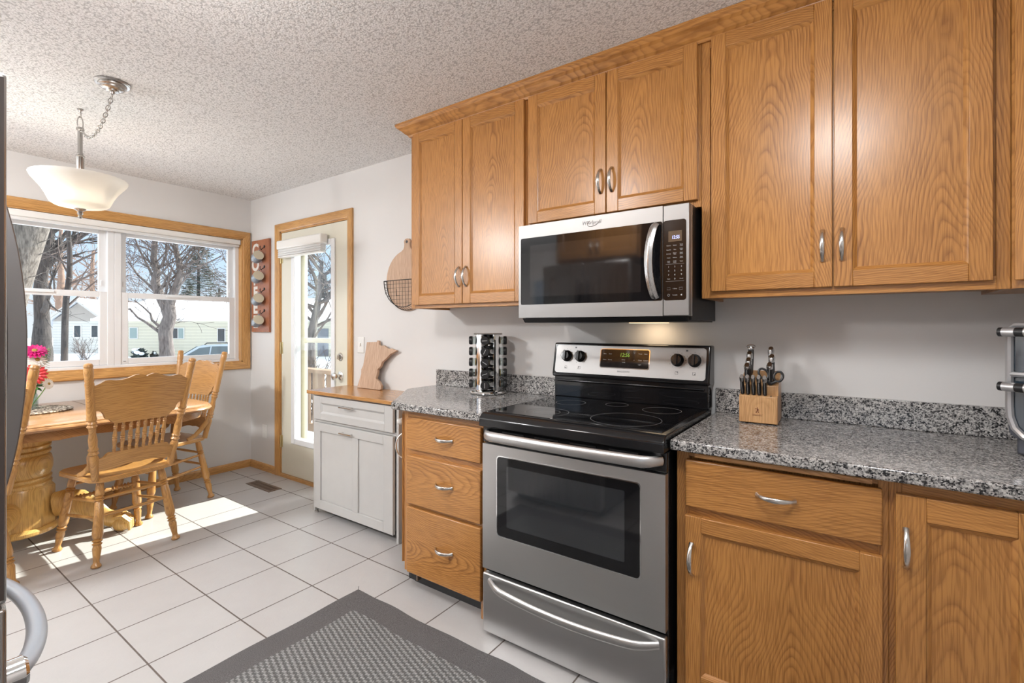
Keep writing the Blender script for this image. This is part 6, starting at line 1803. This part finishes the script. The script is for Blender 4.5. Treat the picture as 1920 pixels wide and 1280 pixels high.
# shrubs
def shrub(name, label, px, D, zb, w, h, seed, snow=True):
    base = yard((px - 960) / 910 * D, D, zb)
    t = thing(name, label, 'shrub', base, group='shrubs by the house')
    rng = random.Random(seed); m = MB()
    for i in range(220):
        a = rng.uniform(0, 2 * pi); el = rng.uniform(0, pi / 2); r = rng.uniform(0.5, 1)
        p = Vector((w * r * cos(a) * cos(el), w * 0.6 * r * sin(a) * cos(el), h * r * sin(el)))
        u = Vector((rng.uniform(-1, 1), rng.uniform(-1, 1), rng.uniform(-1, 1))).normalized() * 0.16; v = u.orthogonal().normalized() * 0.07
        m.add([p - u, p + v, p + u, p - v], [(0, 1, 2, 3)])
    m.obj('foliage', plain('dark_shrub_green', (0.045, 0.06, 0.055), 0.9, var=0.4, scale=3), t, smooth=False, recalc=False)
    if snow:
        m = MB()
        for i in range(9):
            a = rng.uniform(-1, 1); m.ball((w * 0.8 * a, rng.uniform(-0.4, 0.1) * w, h * (0.95 - 0.5 * a * a) + rng.uniform(-0.12, 0.05)), (w * 0.28, w * 0.22, 0.10), 10, 6)
        m.obj('snow_cap', SNOW, t)
def twiggy(label, px, D, zb, h, seed, n=22):
    base = yard((px - 960) / 910 * D, D, zb)
    t = thing('bare_shrub', label, 'shrub', base, group='bare shrubs in the snow'); rng = random.Random(seed); m = MB()
    for i in range(n):
        d = RGT * rng.uniform(-0.7, 0.7) + FWD * rng.uniform(-0.4, 0.4) + Vector((0, 0, 1))
        grow(m, m, rng, Vector((rng.uniform(-.2, .2), rng.uniform(-.2, .2), 0)), d, h * rng.uniform(0.4, 0.7), 0.016, 2, None, 0.5, 0.2, (2, 3), 0.006)
    m.obj('twigs', TWIG, t)
shrub('snowy_shrub', 'dark shrub capped with snow by the cream house wall', 262, 30, -0.72, 0.72, 0.62, 5)
shrub('snowy_shrub', 'small snow-laden shrub right of the larger shrub', 289, 30.5, -0.72, 0.30, 0.36, 7)
twiggy('bare twiggy shrub beside the gabled house wall', 157, 27.5, -0.75, 1.3, 3)
twiggy('bare twiggy shrub in the snow beyond the deck rail', 590, 10.5, -0.7, 1.3, 13, 30)

# car
t = thing('car', 'pale blue-grey wagon parked outside the right window', 'car', yard((430 - 960) / 910 * 20, 19.5, -1.02), R(35.281 - 8))
BODY = plain('pale_blue_grey_car_paint', (0.42, 0.48, 0.53), 0.18, 0.5, var=0.04); CARG = plain('car_glass', (0.05, 0.075, 0.085), 0.04, spec=0.9); TIRE = plain('tire_rubber', (0.02, 0.02, 0.02), 0.8)
# profile along local x (front at -x), z up
low = [(-2.30, 0.35), (-2.34, 0.62), (-2.22, 0.86), (-1.9, 0.96), (-1.25, 1.07), (2.1, 1.10), (2.22, 0.95), (2.28, 0.6), (2.25, 0.32)]
m = MB(); m.prism(low, -0.9, 0.9, 'xz'); cb = m.obj('body', BODY, t, 0.08, seg=3)
cab = [(-1.30, 1.05), (-0.50, 1.52), (-0.30, 1.58), (0.8, 1.64), (1.75, 1.58), (1.95, 1.50), (2.12, 1.08)]
def cabf(x, y, z):
    return (x, y * (1 - 0.16 * max(0, (z - 1.05)) / 0.55), z)
m = MB(); m.prism(cab, -0.86, 0.86, 'xz', fn=cabf); m.obj('cabin', BODY, t, 0.05, seg=3)
def cabwin(poly, name, y=-0.868):
    m = MB(); m.prism(poly, y, y + 0.05, 'xz', fn=lambda a, b, c: (a, (b if abs(b) > 0.86 else b) * (1 - 0.16 * max(0, (c - 1.05)) / 0.55), c)); m.obj(name, CARG, t)
cabwin([(-0.98, 1.12), (-0.36, 1.47), (0.10, 1.53), (0.10, 1.12)], 'side_window')
cabwin([(0.16, 1.12), (0.16, 1.535), (0.92, 1.55), (0.98, 1.12)], 'side_window')
cabwin([(1.04, 1.12), (0.99, 1.55), (1.66, 1.51), (1.90, 1.14)], 'side_window')
m = MB(); e = Vector((-0.028, 0, 0.048))
q = [Vector((-1.24, -0.80, 1.09)), Vector((-1.24, 0.80, 1.09)), Vector((-0.52, 0.71, 1.505)), Vector((-0.52, -0.71, 1.505))]
m.add([v + e * 0.5 for v in q] + [v - e for v in q], [(0, 1, 2, 3), (7, 6, 5, 4), (0, 4, 5, 1), (1, 5, 6, 2), (2, 6, 7, 3), (3, 7, 4, 0)]); m.obj('windshield', CARG, t)
for y in (-0.62, 0.62):
    m = MB(); m.tube([(-0.25, y, 1.60), (-0.15, y, 1.66), (1.5, y, 1.68), (1.65, y, 1.60)], 0.02, 8); m.obj('roof_rail', BLACKM, t)
m = MB(); m.ball((-0.72, -1.0, 1.14), (0.07, 0.12, 0.075), 12, 8); m.tube([(-0.72, -0.86, 1.08), (-0.72, -0.95, 1.12)], 0.025, 6); m.obj('side_mirror', BODY, t)
for x in (-1.45, 1.45):
    for y in (-0.82, 0.82):
        m = MB(); m.lathe([(0.20, -0.11), (0.31, -0.11), (0.33, -0.07), (0.33, 0.07), (0.31, 0.11), (0.20, 0.11), (0.18, 0.06), (0, 0.06)], (0, 0, 0), 24, M=Matrix.Translation((x, y, 0.33)) @ Matrix.Rotation(pi / 2 if y < 0 else -pi / 2, 4, 'X')); m.obj('wheel', TIRE, t)

# utility pole
t = thing('utility_pole', 'thin utility pole beyond the roof at right of the window', 'pole', yard((411 - 960) / 910 * 60, 60, -0.4))
m = MB(); m.tube([(0, 0, 0), (0, 0, 6.4)], 0.13, 8); m.obj('post', BARKD, t)
m = MB(); m.box(-0.8, 0.8, -0.06, 0.06, 5.7, 5.85); m.obj('crossarm', BARKD, t)

# deck and rail outside the back door
o = MB().box(-2.60, 2.0, 0.16, 1.05, -0.10, -0.04).obj('deck', plain('snowy_deck_boards', (0.70, 0.70, 0.72), 0.8), None, smooth=False); tag(o, 'snow dusted deck outside the back door', 'deck', kind='structure')
t = thing('deck_rail', 'tan wooden deck railing outside the back door', 'railing', (0, 0.97, -0.04))
TANW = plain('tan_deck_wood', (0.30, 0.20, 0.135), 0.7, var=0.15)
MB().box(-2.6, 2.0, -0.07, 0.07, 0.80, 0.84).obj('top_rail', TANW, t)
MB().box(-2.6, 2.0, -0.02, 0.02, 0.12, 0.21).obj('bottom_rail', TANW, t)
for i in range(18):
    x = -2.55 + i * 0.265
    if i % 6 == 0: MB().box(x - 0.045, x + 0.045, -0.045, 0.045, 0.0, 0.80).obj('post', TANW, t)
    else: MB().box(x - 0.10, x + 0.10, -0.012, 0.012, 0.21, 0.80).obj('slat', TANW, t)
